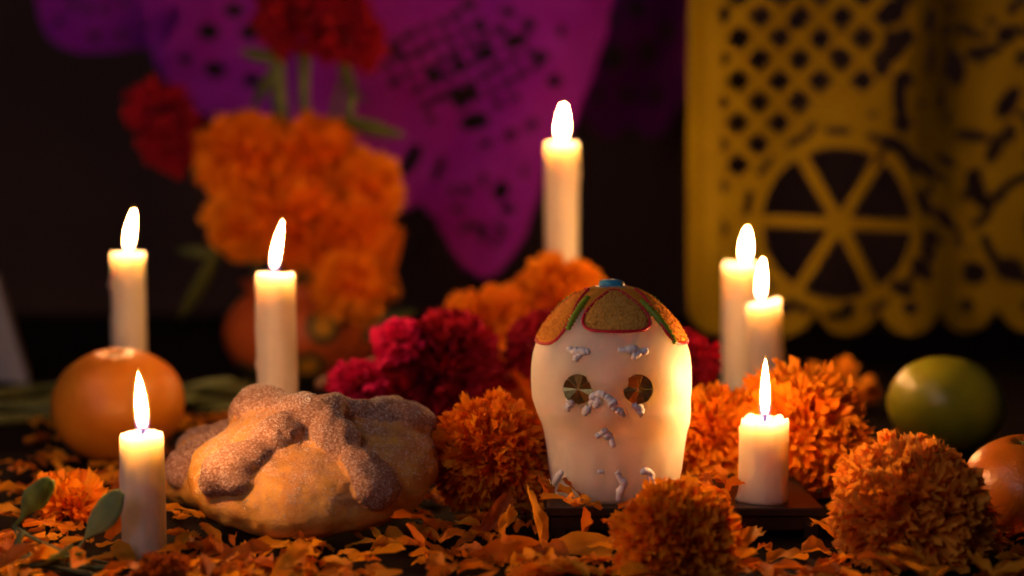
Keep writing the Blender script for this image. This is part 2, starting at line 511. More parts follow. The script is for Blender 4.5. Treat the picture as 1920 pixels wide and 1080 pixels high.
# ------------------------------------------------------------------ sugar skull
SK = [  # z, half width, depth to the front, depth to the back: from the crown down
    (10.80, 0.001, .001, .001), (10.72, .65, .72, .8), (10.47, 1.35, 1.5, 1.7), (9.97, 2.12, 2.35, 2.7), (9.25, 2.92, 3.15, 3.7), (8.4, 3.56, 3.78, 4.5),
    (7.5, 3.93, 4.12, 4.95), (6.6, 4.06, 4.2, 5.1), (5.7, 4.08, 4.1, 5.0), (4.9, 4.0, 3.85, 4.7), (4.1, 3.86, 3.55, 4.2),
    (3.3, 3.66, 3.25, 3.6), (2.4, 3.52, 3.2, 3.2), (1.5, 3.40, 3.12, 2.9), (.7, 3.24, 3.0, 2.7), (.2, 3.08, 2.86, 2.5), (.0, 2.8, 2.6, 2.3)]
def skull_pt(th, t, off=0.0):
    """th: azimuth from the face (0 = front, + to the viewer's right), t: 0 crown .. 1 base"""
    z, a, bf, bb = catmull(SK, t)
    a = max(a, .001)
    s, c = math.sin(th), math.cos(th)
    e = 2 / 2.35
    sx = math.copysign(abs(s) ** e, s); cy = math.copysign(abs(c) ** e, c)
    x = a * sx + .22 * clamp((5.0 - z) / 1.2, 0, 1); y = -(max(bf, .001) if c > 0 else max(bb, .001)) * cy
    if c > 0:
        dep = 0
        for ex in (-1.42, 1.42):
            dep += .24 * math.exp(-(((x - ex) / .95) ** 2 + ((z - 5.75) / .9) ** 2))
        dep -= .34 * math.exp(-((x / .62) ** 2 + ((z - 4.75) / .75) ** 2))
        dep -= .20 * math.exp(-((x / 1.0) ** 2 + ((z - 6.3) / .5) ** 2))
        dep += .26 * math.exp(-((x / .5) ** 2 + ((z - 3.7) / .35) ** 2))
        for ex in (-2.5, 2.5):
            dep -= .22 * math.exp(-(((x - ex) / .8) ** 2 + ((z - 4.5) / .45) ** 2))
        if z < 3.0:
            dep -= .05 * math.sin(x * 5.2) * clamp((3.0 - z), 0, 1) * clamp((z - .4) * 1.5, 0, 1)
        y += dep * min(1, c * 1.4)
    p = Vector((x, y, z))
    if off:
        d = .004
        pu = skull_pt(th + d, t); pv = skull_pt(th, min(t + d, 1))
        if t < .012: nn = Vector((0, 0, 1))
        else:
            nn = (pv - p).cross(pu - p)
            if nn.length < 1e-9: nn = Vector((0, 0, 1))
            nn.normalize()
            if nn.dot(p - Vector((0, 0, 5))) < 0: nn = -nn
        p = p + nn * off
    return p
sk_loc = Vector((at(1146, 700, 86.5).x, 86.5, 1.62))
sk_rot = math.radians(-3)
skull = thing('sugar_skull', 'white sugar skull with foil eyes and orange flower icing on its crown', 'skull', sk_loc, (0, 0, sk_rot))
NU, NV = 128, 110
b = MB(); pts = []
for j in range(NV):
    for i in range(NU):
        p = skull_pt(2 * math.pi * i / NU, j / (NV - 1))
        w = 1 + .006 * nz(p.x * .6, p.y * .6, p.z * .6)
        pts.append((p.x * w, p.y * w, p.z))
b.grid(pts, NU, NV, wrap=True)
b.f.append(tuple((NV - 1) * NU + i for i in range(NU))[::-1]); b.m.append(0)
b.v = [(x, y, z) for x, y, z in b.v]
b.f = [f[::-1] for f in b.f]
b.build('cranium', M['sugar'], skull)
sk_bvh = BVHTree.FromPolygons([Vector(v) for v in b.v], [f for f in b.f if len(f) == 4])
rot_inv = Matrix.Rotation(-sk_rot, 3, 'Z')
def on_skull(px, py, lift=0.0):
    o_ = rot_inv @ (Vector((0, 0, CAM_H)) - sk_loc); d_ = (rot_inv @ ray(px, py)).normalized()
    loc, nor, idx, dist = sk_bvh.ray_cast(o_, d_)
    if loc is None: return None, None
    if nor.dot(d_) > 0: nor = -nor
    return loc + nor * lift, nor

# piped icing: knobbly ropes laid on the surface
def icing(name, path, r=.15, seed=1, lift=.03):
    r *= 1.5
    P = []
    for k in range(len(path) - 1):
        for q in range(6):
            P.append((lerp(path[k][0], path[k + 1][0], q / 6), lerp(path[k][1], path[k + 1][1], q / 6)))
    P.append(path[-1])
    rr = R(seed); W = []
    for k, (x, y) in enumerate(P):
        p, nn = on_skull(x + 1.6 * nz(k * .45, seed, 0), y + 1.6 * nz(seed, k * .45, 5), lift)
        if p is not None: W.append(p)
    b = MB()
    b.tube(W, lambda s: r * (.35 + .65 * math.sin(math.pi * clamp(s * .9 + .05, 0, 1)) ** .5) * (1 + .45 * nz(s * 6, seed, 3.3) + .15 * nz(s * 19, seed, 8)), 12)
    b.build(name, M['icing'], skull)
icing('eyebrow', [(1066, 652), (1074, 660), (1084, 658), (1100, 660), (1106, 657)], .13, 2)
icing('eyebrow', [(1158, 656), (1172, 658), (1186, 655), (1200, 660), (1214, 658)], .14, 4)
icing('eyebrow_dab', [(1076, 676), (1082, 670), (1092, 664)], .11, 6)
icing('eyebrow_dab', [(1184, 668), (1192, 668), (1200, 662)], .11, 7)
icing('cheek_icing', [(1078, 738), (1072, 750), (1066, 762), (1072, 766)], .16, 9)
icing('nose_icing', [(1094, 777), (1101, 768), (1104, 760)], .13, 12)
icing('nose_icing', [(1103, 752), (1112, 742), (1124, 738), (1136, 740)], .13, 13)
icing('nose_icing', [(1134, 741), (1142, 748), (1149, 757), (1152, 768)], .14, 31)
icing('nose_icing', [(1120, 742), (1121, 752), (1117, 764)], .13, 34)
icing('nose_icing', [(1106, 760), (1112, 752), (1118, 746)], .12, 35)
icing('nose_icing', [(1153, 768), (1162, 770), (1169, 779)], .12, 32)
icing('cheek_icing', [(1188, 748), (1194, 760), (1202, 770), (1198, 778)], .15, 14)
icing('lip_icing', [(1118, 818), (1128, 812), (1134, 804), (1138, 816), (1146, 822), (1150, 838)], .13, 17)
icing('teeth_icing', [(1040, 908), (1046, 896), (1054, 884)], .13, 19)
icing('teeth_icing', [(1156, 884), (1162, 896), (1170, 906), (1162, 922), (1160, 938)], .13, 22)
icing('teeth_icing', [(1200, 886), (1212, 882), (1222, 890), (1218, 902), (1230, 908)], .13, 25)
icing('teeth_icing', [(1120, 886), (1127, 883), (1132, 886)], .07, 27)

# foil eyes: pleated metallic discs
def eye(px, py, seed):
    p, nn = on_skull(px, py, .20)
    rr = R(seed); b = MB()
    n = 11; rad = .74
    z_ax = Vector((nn.x * .35, -1, nn.z * .3)).normalized()
    x_ax = Vector((0, 0, 1)).cross(z_ax).normalized(); y_ax = z_ax.cross(x_ax)
    def P(r, a, h): return p + x_ax * (r * math.cos(a)) + y_ax * (r * math.sin(a)) + z_ax * h
    b.lathe  # pleats are built by hand below
    ang = sorted(2 * math.pi * (k + rr.uniform(-.25, .25)) / n for k in range(n))
    for k in range(n):
        a, a2 = ang[k], ang[(k + 1) % n] + (2 * math.pi if k == n - 1 else 0)
        h1, h2, hc = rr.uniform(-.06, .10), rr.uniform(-.06, .10), .0
        m_ = (a + a2) / 2
        b.add([P(.03, m_, hc), P(rad, a, h1), P(rad, m_, (h1 + h2) / 2), P(rad, a2, h2),
               P(rad, a, -.3), P(rad, m_, -.3), P(rad, a2, -.3)],
              [(0, 1, 2), (0, 2, 3), (1, 4, 5, 2), (2, 5, 6, 3)])
    b.build('foil_eye', M['gold'], skull, smooth=False)
eye(1086, 727, 5); eye(1194, 727, 11)

# the flower on the crown: sprinkled petals with red piped outlines, green leaves, blue foil centre
T_OF_Z = [(catmull(SK, i / 400)[0], i / 400) for i in range(401)]
def patch(name, outline, mat, thick=.10, nr=9, edge=None, edge_r=.075):
    """outline: (azimuth deg, t) points around a blob; filled towards its middle and raised"""
    n = 48
    ol = [catmull(outline + [outline[0]], i / n) for i in range(n)]
    cx = sum(p[0] for p in ol) / n; cy = sum(p[1] for p in ol) / n
    b = MB(); pts = []
    for k in range(nr):
        s = 1 - k / (nr - 1) * .995
        for (a, t_) in ol:
            aa, tt = lerp(cx, a, s), lerp(cy, t_, s)
            h = -.03 if k == 0 else thick * (1 + .35 * nz(aa * .2, tt * 70, 1))
            pts.append(skull_pt(math.radians(aa), tt, h))
    b.grid(pts, n, nr, wrap=True)
    po = b.build(name, mat, skull)
    g = MB(); rg = R(int(abs(cx)) + 3)
    for _ in range(420):
        a_, t_ = rg.choice(ol); s_ = rg.random() ** .5 * .95
        p = skull_pt(math.radians(lerp(cx, a_, s_)), lerp(cy, t_, s_), thick * 1.05); z_ = rg.uniform(.035, .07)
        q = Quaternion((rg.gauss(0, 1), rg.gauss(0, 1), rg.gauss(0, 1), rg.gauss(0, 1))).normalized()
        g.add([p + q @ Vector(d) * z_ for d in ((1, 0, 0), (-1, 0, 0), (0, 1, 0), (0, -1, 0), (0, 0, 1), (0, 0, -1))],
              [(0, 2, 4), (2, 1, 4), (1, 3, 4), (3, 0, 4), (2, 0, 5), (1, 2, 5), (3, 1, 5), (0, 3, 5)])
    g.build('sprinkles', mat, po, smooth=False, kind='stuff')
    if edge is not None:
        c = MB(); path = [skull_pt(math.radians(a), t_, .07) for a, t_ in ol]
        path += path[:2]
        c.tube(path, lambda s: edge_r * (1 + .3 * nz(s * 30, cx, 0)), 8, cap=False)
        c.build('red_outline', edge, po)
def tz(z):
    return min(T_OF_Z, key=lambda q: abs(q[0] - z))[1]
def petal_outline(az, w, z_out, z_in=10.5):
    ti, to = tz(z_in), tz(z_out)
    return [(az - w * .28, ti), (az + w * .28, ti), (az + w * .8, lerp(ti, to, .35)), (az + w, lerp(ti, to, .70)), (az + w * .75, lerp(ti, to, .95)), (az, to),
            (az - w * .75, lerp(ti, to, .95)), (az - w, lerp(ti, to, .70)), (az - w * .8, lerp(ti, to, .35))]
patch('crown_petal', petal_outline(5, 30, 8.68), M['frost_tan'], edge=M['red_icing'])
patch('crown_petal', petal_outline(-70, 31, 7.95), M['frost_orange'], edge=M['red_icing'])
patch('crown_petal', petal_outline(76, 30, 7.95), M['frost_orange'], edge=M['red_icing'])
patch('crown_petal', petal_outline(150, 25, 8.3), M['frost_orange'], edge=M['red_icing'])
patch('crown_petal', petal_outline(-145, 25, 8.3), M['frost_orange'], edge=M['red_icing'])
def crown_leaf(az, z0, z1, az1):
    t0, t1 = tz(z0), tz(z1); W = []
    for k in range(22):
        s = k / 21
        W.append(skull_pt(math.radians(lerp(az, az1, s)), lerp(t0, t1, s), .05))
    b = MB(); b.tube(W, lambda s: (.13 + .05 * math.sin(s * 3.1)) * (1 + .35 * math.sin(s * 60)), 10)
    b.build('crown_leaf', M['green_icing'], skull)
b = MB(); pts = []
for j in range(8):
    for i in range(60):
        a_ = 2 * math.pi * i / 60
        zz = lerp(10.74, 9.75 + .12 * math.sin(a_ * 5 + 1), j / 7)
        pts.append(skull_pt(a_, tz(zz), (.05 if 0 < j < 7 else -.03) + .02 * nz(i * .7, j, 0)))
b.grid(pts, 60, 8, wrap=True, flip=True)
b.build('crown_icing', M['frost_orange'], skull)
crown_leaf(-36, 10.2, 8.72, -36); crown_leaf(42, 10.05, 8.0, 53); crown_leaf(112, 10.2, 8.4, 116); crown_leaf(-108, 10.2, 8.4, -112); crown_leaf(180, 10.2, 8.2, 180)
b = MB()
b.lathe([(.56, 10.5), (.64, 10.74), (.60, 10.94), (.46, 11.02), (.3, 11.04), (.02, 11.05)], 18,
        rad=lambda r, z, a, k: (r * (1 + .10 * math.sin(a * 6)), z + .05 * nz(r * 3 * math.cos(a), r * 3 * math.sin(a), 0)))
b.build('foil_centre', M['blue'], skull)

# ------------------------------------------------------------------ breads
def bread(label, loc, rot, ax, ay, H, bones, seed, grains):
    t = thing('sweet_bread', label, 'bread', loc, rot)
    prof = [(.0, 0.0), (.55, 0.0), (.78, .02), (.90, .09), (.975, .20), (1.0, .33), (.985, .45), (.93, .58), (.84, .70), (.72, .80), (.58, .88), (.42, .945), (.24, .985), (.0, 1.0)]
    def surf(u, a):
        r, z = catmull(prof, u)
        r = max(r, 0.0)
        x, y = ax * r * math.cos(a), ay * r * math.sin(a)
        k = .42 * nz(x * .28 + seed, y * .28, z * 1.5) + .16 * nz(x * .8, y * .8 + seed, z * 3)
        wr = .05 * nz(x * 2.2, y * 2.2, z * 6 + seed)
        nrm = Vector((math.cos(a) * r, math.sin(a) * r, (z - .3))).normalized()
        p = Vector((x, y, z * H)) + nrm * (k + wr) * (1 if u > .15 else 0)
        return p
    nu, nv = 240, 150
    base = [surf(.02 + .98 * j / (nv - 1), 2 * math.pi * i / nu) for j in range(nv) for i in range(nu)]
    fl = [(j * nu + i, j * nu + (i + 1) % nu, (j + 1) * nu + (i + 1) % nu, (j + 1) * nu + i) for j in range(nv - 1) for i in range(nu)]
    bv = BVHTree.FromPolygons(base, fl)
    paths = []
    for (pts2, rads) in bones:
        L = []
        for k in range(25):
            s_ = k / 24
            x, y = catmull(pts2, s_)
            h = bv.ray_cast(Vector((x, y, 20)), Vector((0, 0, -1)))[0]
            L.append((h if h is not None else Vector((x, y, .5)), catmull([(q,) for q in rads], s_)[0]))
        paths.append(L)
    rr = R(seed); grain_pts = []
    P2, own = [], []
    cen = Vector((0, 0, H * .25))
    for p in base:
        best, who, acc = 0.0, 0, 0.0
        if p.z > H * .3:
            wob = .25 * nz(p.x * .9, p.y * .9, p.z * .9 + seed)
            for bi, L in enumerate(paths):
                m_ = 0.0
                for c, r_ in L:
                    dd = (p - c).length / (r_ * (1.12 + wob))
                    if dd < 1: m_ = max(m_, r_ * .92 * (1 - dd * dd) ** .62)
                if m_ > best: best, who = m_, bi + 1
                acc += m_ ** 4
        h = max(best, acc ** .25 if acc > 0 else 0.0)
        nn = (p - cen); nn.z *= 1.5; nn.normalize()
        h += .05 * nz(p.x * 1.3, p.z * 1.3 + 9, p.y * 1.3 + seed) + .10 * nz(p.x * 1.9, p.y * 1.6, p.z * 1.6 + seed) * (1 if h > .1 else .5)
        h += (.035 * nz(p.x * 6, p.y * 6, p.z * 6) + .025 * nz(p.x * 14, p.y * 14, p.z * 14)) * clamp((p.z - 1.2) / 1.5, 0, 1)
        P2.append(p + nn * h); own.append(who if best > .06 else 0)
    for part in range(len(bones) + 1):
        keep = {}; b = MB(); fs_ = []
        for f in fl:
            if max(set(own[i] for i in f), key=[own[i] for i in f].count) != part: continue
            for i in f:
                if i not in keep: keep[i] = len(b.v); b.v.append(tuple(P2[i]))
            fs_.append(tuple(keep[i] for i in f))
        b.f = fs_; b.m = [0] * len(fs_)
        if fs_: b.build('dough_bone' if part else 'loaf', M['bone'] if part else M['bread'], t)
    hi = [i for i, p in enumerate(P2) if p.z > H * .45]
    for _ in range(grains):
        i_ = rr.choice(hi); c_ = P2[i_]
        if nz(c_.x * .8, c_.y * .8, c_.z * .8 + 3) > -.12: grain_pts.append(c_.lerp(P2[min(i_ + 1, len(P2) - 1)], rr.random()))
    b = MB()
    for p in grain_pts:
        s = rr.uniform(.018, .046)
        q = Quaternion((rr.gauss(0, 1), rr.gauss(0, 1), rr.gauss(0, 1), rr.gauss(0, 1))).normalized()
        vs_ = [p + q @ Vector(d) * s for d in ((1, 0, 0), (-1, 0, 0), (0, 1, 0), (0, -1, 0), (0, 0, 1), (0, 0, -1))]
        b.add(vs_, [(0, 2, 4), (2, 1, 4), (1, 3, 4), (3, 0, 4), (2, 0, 5), (1, 2, 5), (3, 1, 5), (0, 3, 5)])
    b.build('sugar_grains', M['grain'], t, smooth=False, kind='stuff')
    return t
BR = [1.05, .80, .72, .95, 1.15]
bones1 = [
    ([(-.9, -.5), (-1.6, -1.5), (-2.6, -2.5), (-3.6, -3.3)], [.8, 1.0, .68, 1.0, 1.35]),
    ([(.9, -1.0), (1.6, -2.0), (2.5, -3.2), (3.4, -4.3)], [.95, .95, .55, .85, 1.15]),
    ([(-.6, .9), (-1.4, 1.8), (-2.3, 2.7), (-3.2, 3.5)], [1.0, .75, .65, 1.15, 1.45]),
    ([(1.0, .8), (2.1, 1.3), (3.4, 1.9), (4.6, 2.5)], [.95, .7, .75, 1.25, 1.35]),
    ([(.05, .15), (.3, 0.0), (.55, -.1)], [1.15, 1.25, 1.15]),
]
bread('round sugared bread with dough bones leaning forward in front of the candles', (at(592, 900, 86.2).x, 86.2, 1.72), (math.radians(17), math.radians(-1), 0), 6.25, 6.0, 4.1, bones1, 4, 5200)
bones2 = [
    ([(-.8, -.4), (-2.0, -.9), (-3.1, -1.4), (-4.0, -1.8)], [.8, .75, .7, .9, .95]),
    ([(.6, -.9), (1.4, -2.0), (2.2, -3.0)], [.8, .7, .8]),
    ([(-.5, .9), (-1.6, 2.0), (-2.6, 3.0)], [.8, .7, .9]),
    ([(.8, .7), (1.8, 1.5), (2.8, 2.4)], [.8, .7, .9]),
    ([(.0, .1), (.2, 0.0), (.4, -.1)], [1.0, 1.1, 1.0]),
]
bread('golden sugared bread half hidden behind the front left candle and the larger bread', (at(470, 900, 93.6).x, 93.6, .02), (0, 0, math.radians(20)), 5.0, 4.7, 3.7, bones2, 9, 2000)

# ------------------------------------------------------------------ flowers
def petal_mesh(name, mats, seed, length=1.0, width=.8, ruffle=.16, waves=2.5, curl=.25, teeth=.1, nu=6, nv=4, base=.18, bulge=.8):
    """a fan of tissue, narrow at its foot and frilled at its outer edge"""
    rr = R(seed); ph = rr.uniform(0, 6); ph2 = rr.uniform(0, 6)
    b = MB(); pts = []
    for j in range(nv + 1):
        v = j / nv
        for i in range(nu + 1):
            u = i / nu * 2 - 1
            w = width * .5 * (base + (1 - base) * v ** bulge)
            x = u * w
            y = ruffle * v * v * math.sin(u * waves * 1.6 + ph) + curl * v * v + .06 * math.sin(u * 5 + ph2) * v
            z = length * (v - .12 * u * u * v) + teeth * v ** 3 * math.sin(u * waves * 3.1 + ph2)
            pts.append((x, y, z))
    b.grid(pts, nu + 1, nv + 1)
    return b, (b.mesh(name, mats) if mats is not None else None)

MAR_P = [petal_mesh('petal', M['orange'], 100 + k, 1, .62 + .07 * (k % 3), .17, 2.6 + .3 * k, .12 + .08 * (k % 4), .12) for k in range(6)]
MAR_PALE = [petal_mesh('petal', M['orange_pale'], 140 + k, 1, .58 + .07 * (k % 3), .17, 2.6 + .3 * k, .12 + .08 * (k % 4), .12) for k in range(6)]
MAR_BROWN = [petal_mesh('petal', M['loose_brown'], 170 + k, 1, .6, .17, 2.6 + .3 * k, .12 + .08 * (k % 4), .12) for k in range(4)]
RED_P = [petal_mesh('petal', M['red'], 200 + k, 1, .95 + .1 * (k % 3), .20, 3.0 + .4 * k, .18, .10, nu=8, nv=4) for k in range(5)]
MAG_P = [petal_mesh('petal', M['magenta'], 240 + k, 1, .95 + .1 * (k % 3), .20, 3.0 + .4 * k, .18, .10, nu=8, nv=4) for k in range(5)]

def fib_dirs(n, rr, zmin=-.6):
    out = []; ga = math.pi * (3 - math.sqrt(5))
    for i in range(n):
        z = 1 - (i + .5) / n * (1 - zmin)
        a = i * ga
        v = Vector((math.sqrt(max(0, 1 - z * z)) * math.cos(a), math.sqrt(max(0, 1 - z * z)) * math.sin(a), z))
        v += Vector((rr.gauss(0, .09), rr.gauss(0, .09), rr.gauss(0, .09)))
        out.append(v.normalized())
    return out

def core_blob(b, r, sq, seed):
    n, m = 20, 12; pts = []
    for j in range(m + 1):
        ph = math.pi * j / m
        for i in range(n):
            a = 2 * math.pi * i / n
            d = Vector((math.sin(ph) * math.cos(a), math.sin(ph) * math.sin(a), math.cos(ph)))
            k = r * (1 + .12 * nz(d.x * 2 + seed, d.y * 2, d.z * 2))
            pts.append((d.x * k, d.y * k, d.z * k * sq))
    b.grid(pts, n, m + 1, wrap=True, flip=True)

def xf(d, spin, s, pos):
    q = Vector((0, 0, 1)).rotation_difference(d) @ Quaternion((0, 0, 1), spin)
    return q, s, pos

def flower(name, label, cat, loc, r, petals, core, seed, n=260, single=True, sq=.95, zmin=-.6, face=(0, -.3, 1), plen=.52, wid=1.0,
           group=None, stem=None, inner=0, calyx=True, lump=0.0, base_r=.5):
    t = thing(name, label, cat, loc, group=group)
    rr = R(seed)
    F = Vector((0, 0, 1)).rotation_difference(Vector(face).normalized())
    def place(n_, rad0, L, jit):
        for d in fib_dirs(n_, rr, zmin):
            dd = F @ d
            lp = 1 + lump * nz(dd.x * 2.2 + seed, dd.y * 2.2, dd.z * 2.2)
            pos = Vector((dd.x, dd.y, dd.z * sq)) * (r * rad0 * rr.uniform(.9, 1.05) * lp)
            dd2 = (dd + Vector((rr.gauss(0, jit), rr.gauss(0, jit), rr.gauss(0, jit)))).normalized()
            q = Vector((0, 0, 1)).rotation_difference(dd2) @ Quaternion((0, 0, 1), rr.uniform(0, 6.283))
            l = r * L * rr.uniform(.75, 1.15) * lp
            yield pos, q, (l * wid * rr.uniform(.8, 1.2), l * rr.uniform(.7, 1.1), l)
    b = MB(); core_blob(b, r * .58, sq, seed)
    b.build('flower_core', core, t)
    if inner:
        b = MB()
        for pos, q, s in place(inner, base_r * .97, plen * .95, .3):
            src = rr.choice(petals)[0]
            b.add([pos + q @ Vector((v[0] * s[0], v[1] * s[1], v[2] * s[2])) for v in src.v], src.f)
        b.build('inner_petals', petals[0][1].materials[0], t, kind='stuff')
    if single:
        for pos, q, s in place(n, base_r, plen, .22):
            o = bpy.data.objects.new('petal', rr.choice(petals)[1])
            COL.objects.link(o); o.parent = t
            o.location = pos * CM
            o.rotation_mode = 'QUATERNION'; o.rotation_quaternion = q; o.scale = s
    else:
        b = MB()
        for pos, q, s in place(n, base_r, plen, .22):
            src = rr.choice(petals)[0]
            b.add([pos + q @ Vector((v[0] * s[0], v[1] * s[1], v[2] * s[2])) for v in src.v], src.f)
        b.build('petals', petals[0][1].materials[0], t, kind='stuff')
    back = F @ Vector((0, 0, -1))
    if calyx:
        b = MB(); b.tube([back * r * .45, back * r * .75, back * r * 1.0], lambda s: r * lerp(.5, .12, s), 12); b.build('calyx', M['stem'], t)
    if stem:
        P = [back * r * .8] + [Vector(p) - Vector(loc) for p in stem]
        P = [Vector(catmull([tuple(q) for q in P], k / 14)) for k in range(15)]
        b = MB(); b.tube(P, .22, 8); b.build('stem', M['stem'], t)
    return t

GN = 'marigold heads lying on the altar'
def marig(label, px, py, Y, rpx, seed, pale=False, **kw):
    k = FPX / Y
    loc = at(px, py, Y)
    return flower('marigold', label, 'marigold', loc, rpx / k, pale if isinstance(pale, list) else MAR_PALE if pale else MAR_P, M['orange_core'], seed, **kw)

marig('round orange marigold between the bread and the sugar skull', 920, 852, 88, 116, 1, n=296, inner=480, plen=.42, wid=.72, base_r=.60, zmin=-.75, face=(.1, -.5, 1), group=GN, lump=.16)
marig('bright orange marigold directly behind the short candle on the stand', 1498, 812, 94.2, 128, 2, n=296, inner=480, wid=.72, base_r=.58, zmin=-.7, face=(-.2, -.4, 1), group=GN, plen=.44, lump=.22)
marig('orange marigold wedged between the sugar skull and the short candle', 1338, 818, 95, 92, 3, n=220, inner=260, wid=.8, zmin=-.7, face=(0, -.5, 1), group=GN, plen=.6)
marig('orange marigold in the foreground before the wooden stand', 1266, 1012, 76.5, 118, 4, n=296, inner=480, plen=.44, wid=.75, base_r=.58, zmin=-.55, face=(-.1, -.4, 1), group=GN, sq=.9, lump=.25)
marig('largest foreground marigold, pale frilled, beside the cut off orange at right', 1706, 968, 79.2, 150, 5, pale=True, n=298, inner=700, zmin=-.6, face=(-.1, -.4, 1), group=GN, plen=.38, wid=.72, base_r=.64, lump=.2)
marig('flattened orange marigold among loose petals below the large orange', 128, 952, 87, 62, 6, n=120, inner=60, zmin=-.05, face=(.3, -.2, 1), group=GN, sq=.5, plen=.7, wid=.9, lump=.6)
marig('wilted brown marigold at the foot of the front left candle', 305, 1092, 73.6, 66, 7, pale=MAR_BROWN, n=120, inner=90, zmin=-.2, face=(0, -.2, 1), group=GN, sq=.7)
marig('small blurred marigold on the table left of the green fruit', 1578, 742, 128, 44, 8, n=70, single=False, zmin=-.3, lump=.9, plen=.9, group=GN)
GH = 'marigolds heaped behind the sugar skull'
def heap(label, px, py, Y, rpx, seed, n=230):
    loc = at(px, py, Y)
    marig(label, px, py, Y, rpx, seed, n=n, single=False, group=GH, inner=80, plen=.5, face=(0, -.5, 1), lump=.2,
          stem=[(loc.x * .98, Y + 2.5, max(1, loc.z * .5)), (loc.x * .96, Y + 4, .3)])
heap('blurred marigold at the top of the heap behind the skull, below the tallest candle', 1045, 572, 124, 96, 21)
heap('blurred marigold left in the heap behind the skull, beside the crimson cockscomb', 915, 622, 122, 92, 22)
heap('lowest blurred marigold of the heap, between cockscomb and skull', 950, 730, 117, 92, 23)
heap('blurred marigold in the middle of the heap, just left of the skull crown', 985, 655, 120, 72, 24)

# bouquet in the painted pot
pot_x = at(565, 700, 150).x
GB = 'marigolds of the bouquet in the painted pot'
def bq(label, px, py, rpx, Y, seed):
    loc = at(px, py, Y)
    marig(label, px, py, Y, rpx, seed, n=230, single=False, group=GB, inner=80, plen=.5, face=((px - 560) / 260, -.8, (420 - py) / 200), lump=.22, calyx=False,
          stem=[(lerp(loc.x, pot_x, .5), lerp(Y, 150, .6) + 1.5, lerp(loc.z, 8, .5)), (pot_x + (px - 565) * .008, 150, 4)])
bq('bouquet marigold at the upper left, just below the red carnations', 462, 300, 98, 146, 31)
bq('bouquet marigold at the top centre, under the dark red flower', 585, 298, 84, 147, 32)
bq('bouquet marigold at the far right, against the purple paper', 684, 352, 74, 146, 33)
bq('bouquet marigold at the lower left, left of the middle candle flame', 462, 420, 76, 144, 34)
bq('bouquet marigold in the middle, right behind the middle candle flame', 560, 418, 92, 143, 35)
bq('bouquet marigold right of centre, under the one against the purple paper', 662, 450, 90, 143, 36)
bq('lowest bouquet marigold, hanging over the rim of the painted pot', 664, 532, 80, 141, 37)
GR = 'red flowers of the bouquet'
def redf(label, px, py, rpx, Y, seed, pal=RED_P, n=110, name='carnation', cat='carnation', stemto=True, **kw):
    loc = at(px, py, Y)
    kw.setdefault('plen', .62); kw.setdefault('lump', .3); kw.setdefault('face', (0, -.7, 1))
    return flower(name, label, cat, loc, rpx * Y / FPX, pal, M['red_core'], seed, n=n, calyx=False,
           stem=[(lerp(loc.x, pot_x, .4), 151, lerp(loc.z, 8, .4)), (pot_x + (px - 565) * .008, 150.5, 4)] if stemto else None, **kw)
redf('upper of the two red carnations at the left of the bouquet', 298, 208, 54, 150, 41, single=False, group=GR)
redf('lower of the two red carnations at the left of the bouquet, touching the marigolds', 328, 268, 58, 147, 42, single=False, group=GR)
redf('dark red carnation at the top of the bouquet, cut by the picture edge', 575, 22, 92, 150, 43, single=False, group=GR)
redf('dark red carnation at the top right of the bouquet, beside the purple paper', 648, 66, 66, 149, 44, single=False, group=GR)
GC = 'cockscomb flowers on the altar'
redf('large crimson cockscomb lying behind the bread, left of the marigold heap', 822, 698, 102, 108, 45, n=190, name='cockscomb', cat='cockscomb', stemto=False, plen=.7, wid=.75, group=GC, face=(-.3, -.6, 1), inner=60)
redf('pink ruffled cockscomb tip between the bread and the large crimson cockscomb', 672, 724, 42, 104, 46, pal=MAG_P, n=70, name='cockscomb', cat='cockscomb', stemto=False, plen=.8, group=GC)
redf('magenta cockscomb lobe on top of the large crimson cockscomb', 748, 640, 36, 104.5, 47, pal=MAG_P, n=80, name='cockscomb', cat='cockscomb', stemto=False, plen=.8, group=GC)
redf('dark red cockscomb peeking out behind the left side of the skull', 1015, 655, 62, 108, 48, n=90, single=False, name='cockscomb', cat='cockscomb', stemto=False, group=GC)
redf('dark red cockscomb peeking out behind the right side of the skull', 1288, 676, 54, 106, 49, n=90, single=False, name='cockscomb', cat='cockscomb', stemto=False, group=GC)
# stalk of the big cockscomb
b = MB(); p0, p1, p2 = at(600, 722, 116), at(690, 690, 112), at(770, 672, 109)
b.tube([Vector(catmull([tuple(p0), tuple(p1), tuple(p2)], k / 10)) for k in range(11)], lambda s: lerp(.45, .75, s), 10)
o = b.build('flower_stalk', M['stalk']); tag(o, 'pale brown flower stalk lying toward the large crimson cockscomb', 'stalk')

# the pot
t = thing('flower_pot', 'squat orange clay pot painted with flowers, holding the bouquet', 'pot', (pot_x, 150, 0))
b = MB(); b.lathe([(3.6, 0), (4.6, .3), (5.8, 1.5), (6.7, 3.2), (6.75, 4.6), (6.2, 6.2), (5.2, 7.2), (4.7, 7.6), (4.75, 8.2), (5.0, 8.6), (4.7, 8.6), (4.4, 7.8), (4.2, 7.0), (4.0, 6.5)], 56, capt=True)
b.build('pot_body', M['pot'], t)
b = MB()
for rr_ in (1,):
    W = [(5.02 * math.cos(a), 5.02 * math.sin(a), 8.6) for a in [2 * math.pi * i / 40 for i in range(42)]]
    b.tube(W, .22, 8, cap=False)
b.build('rim', M['pot'], t)

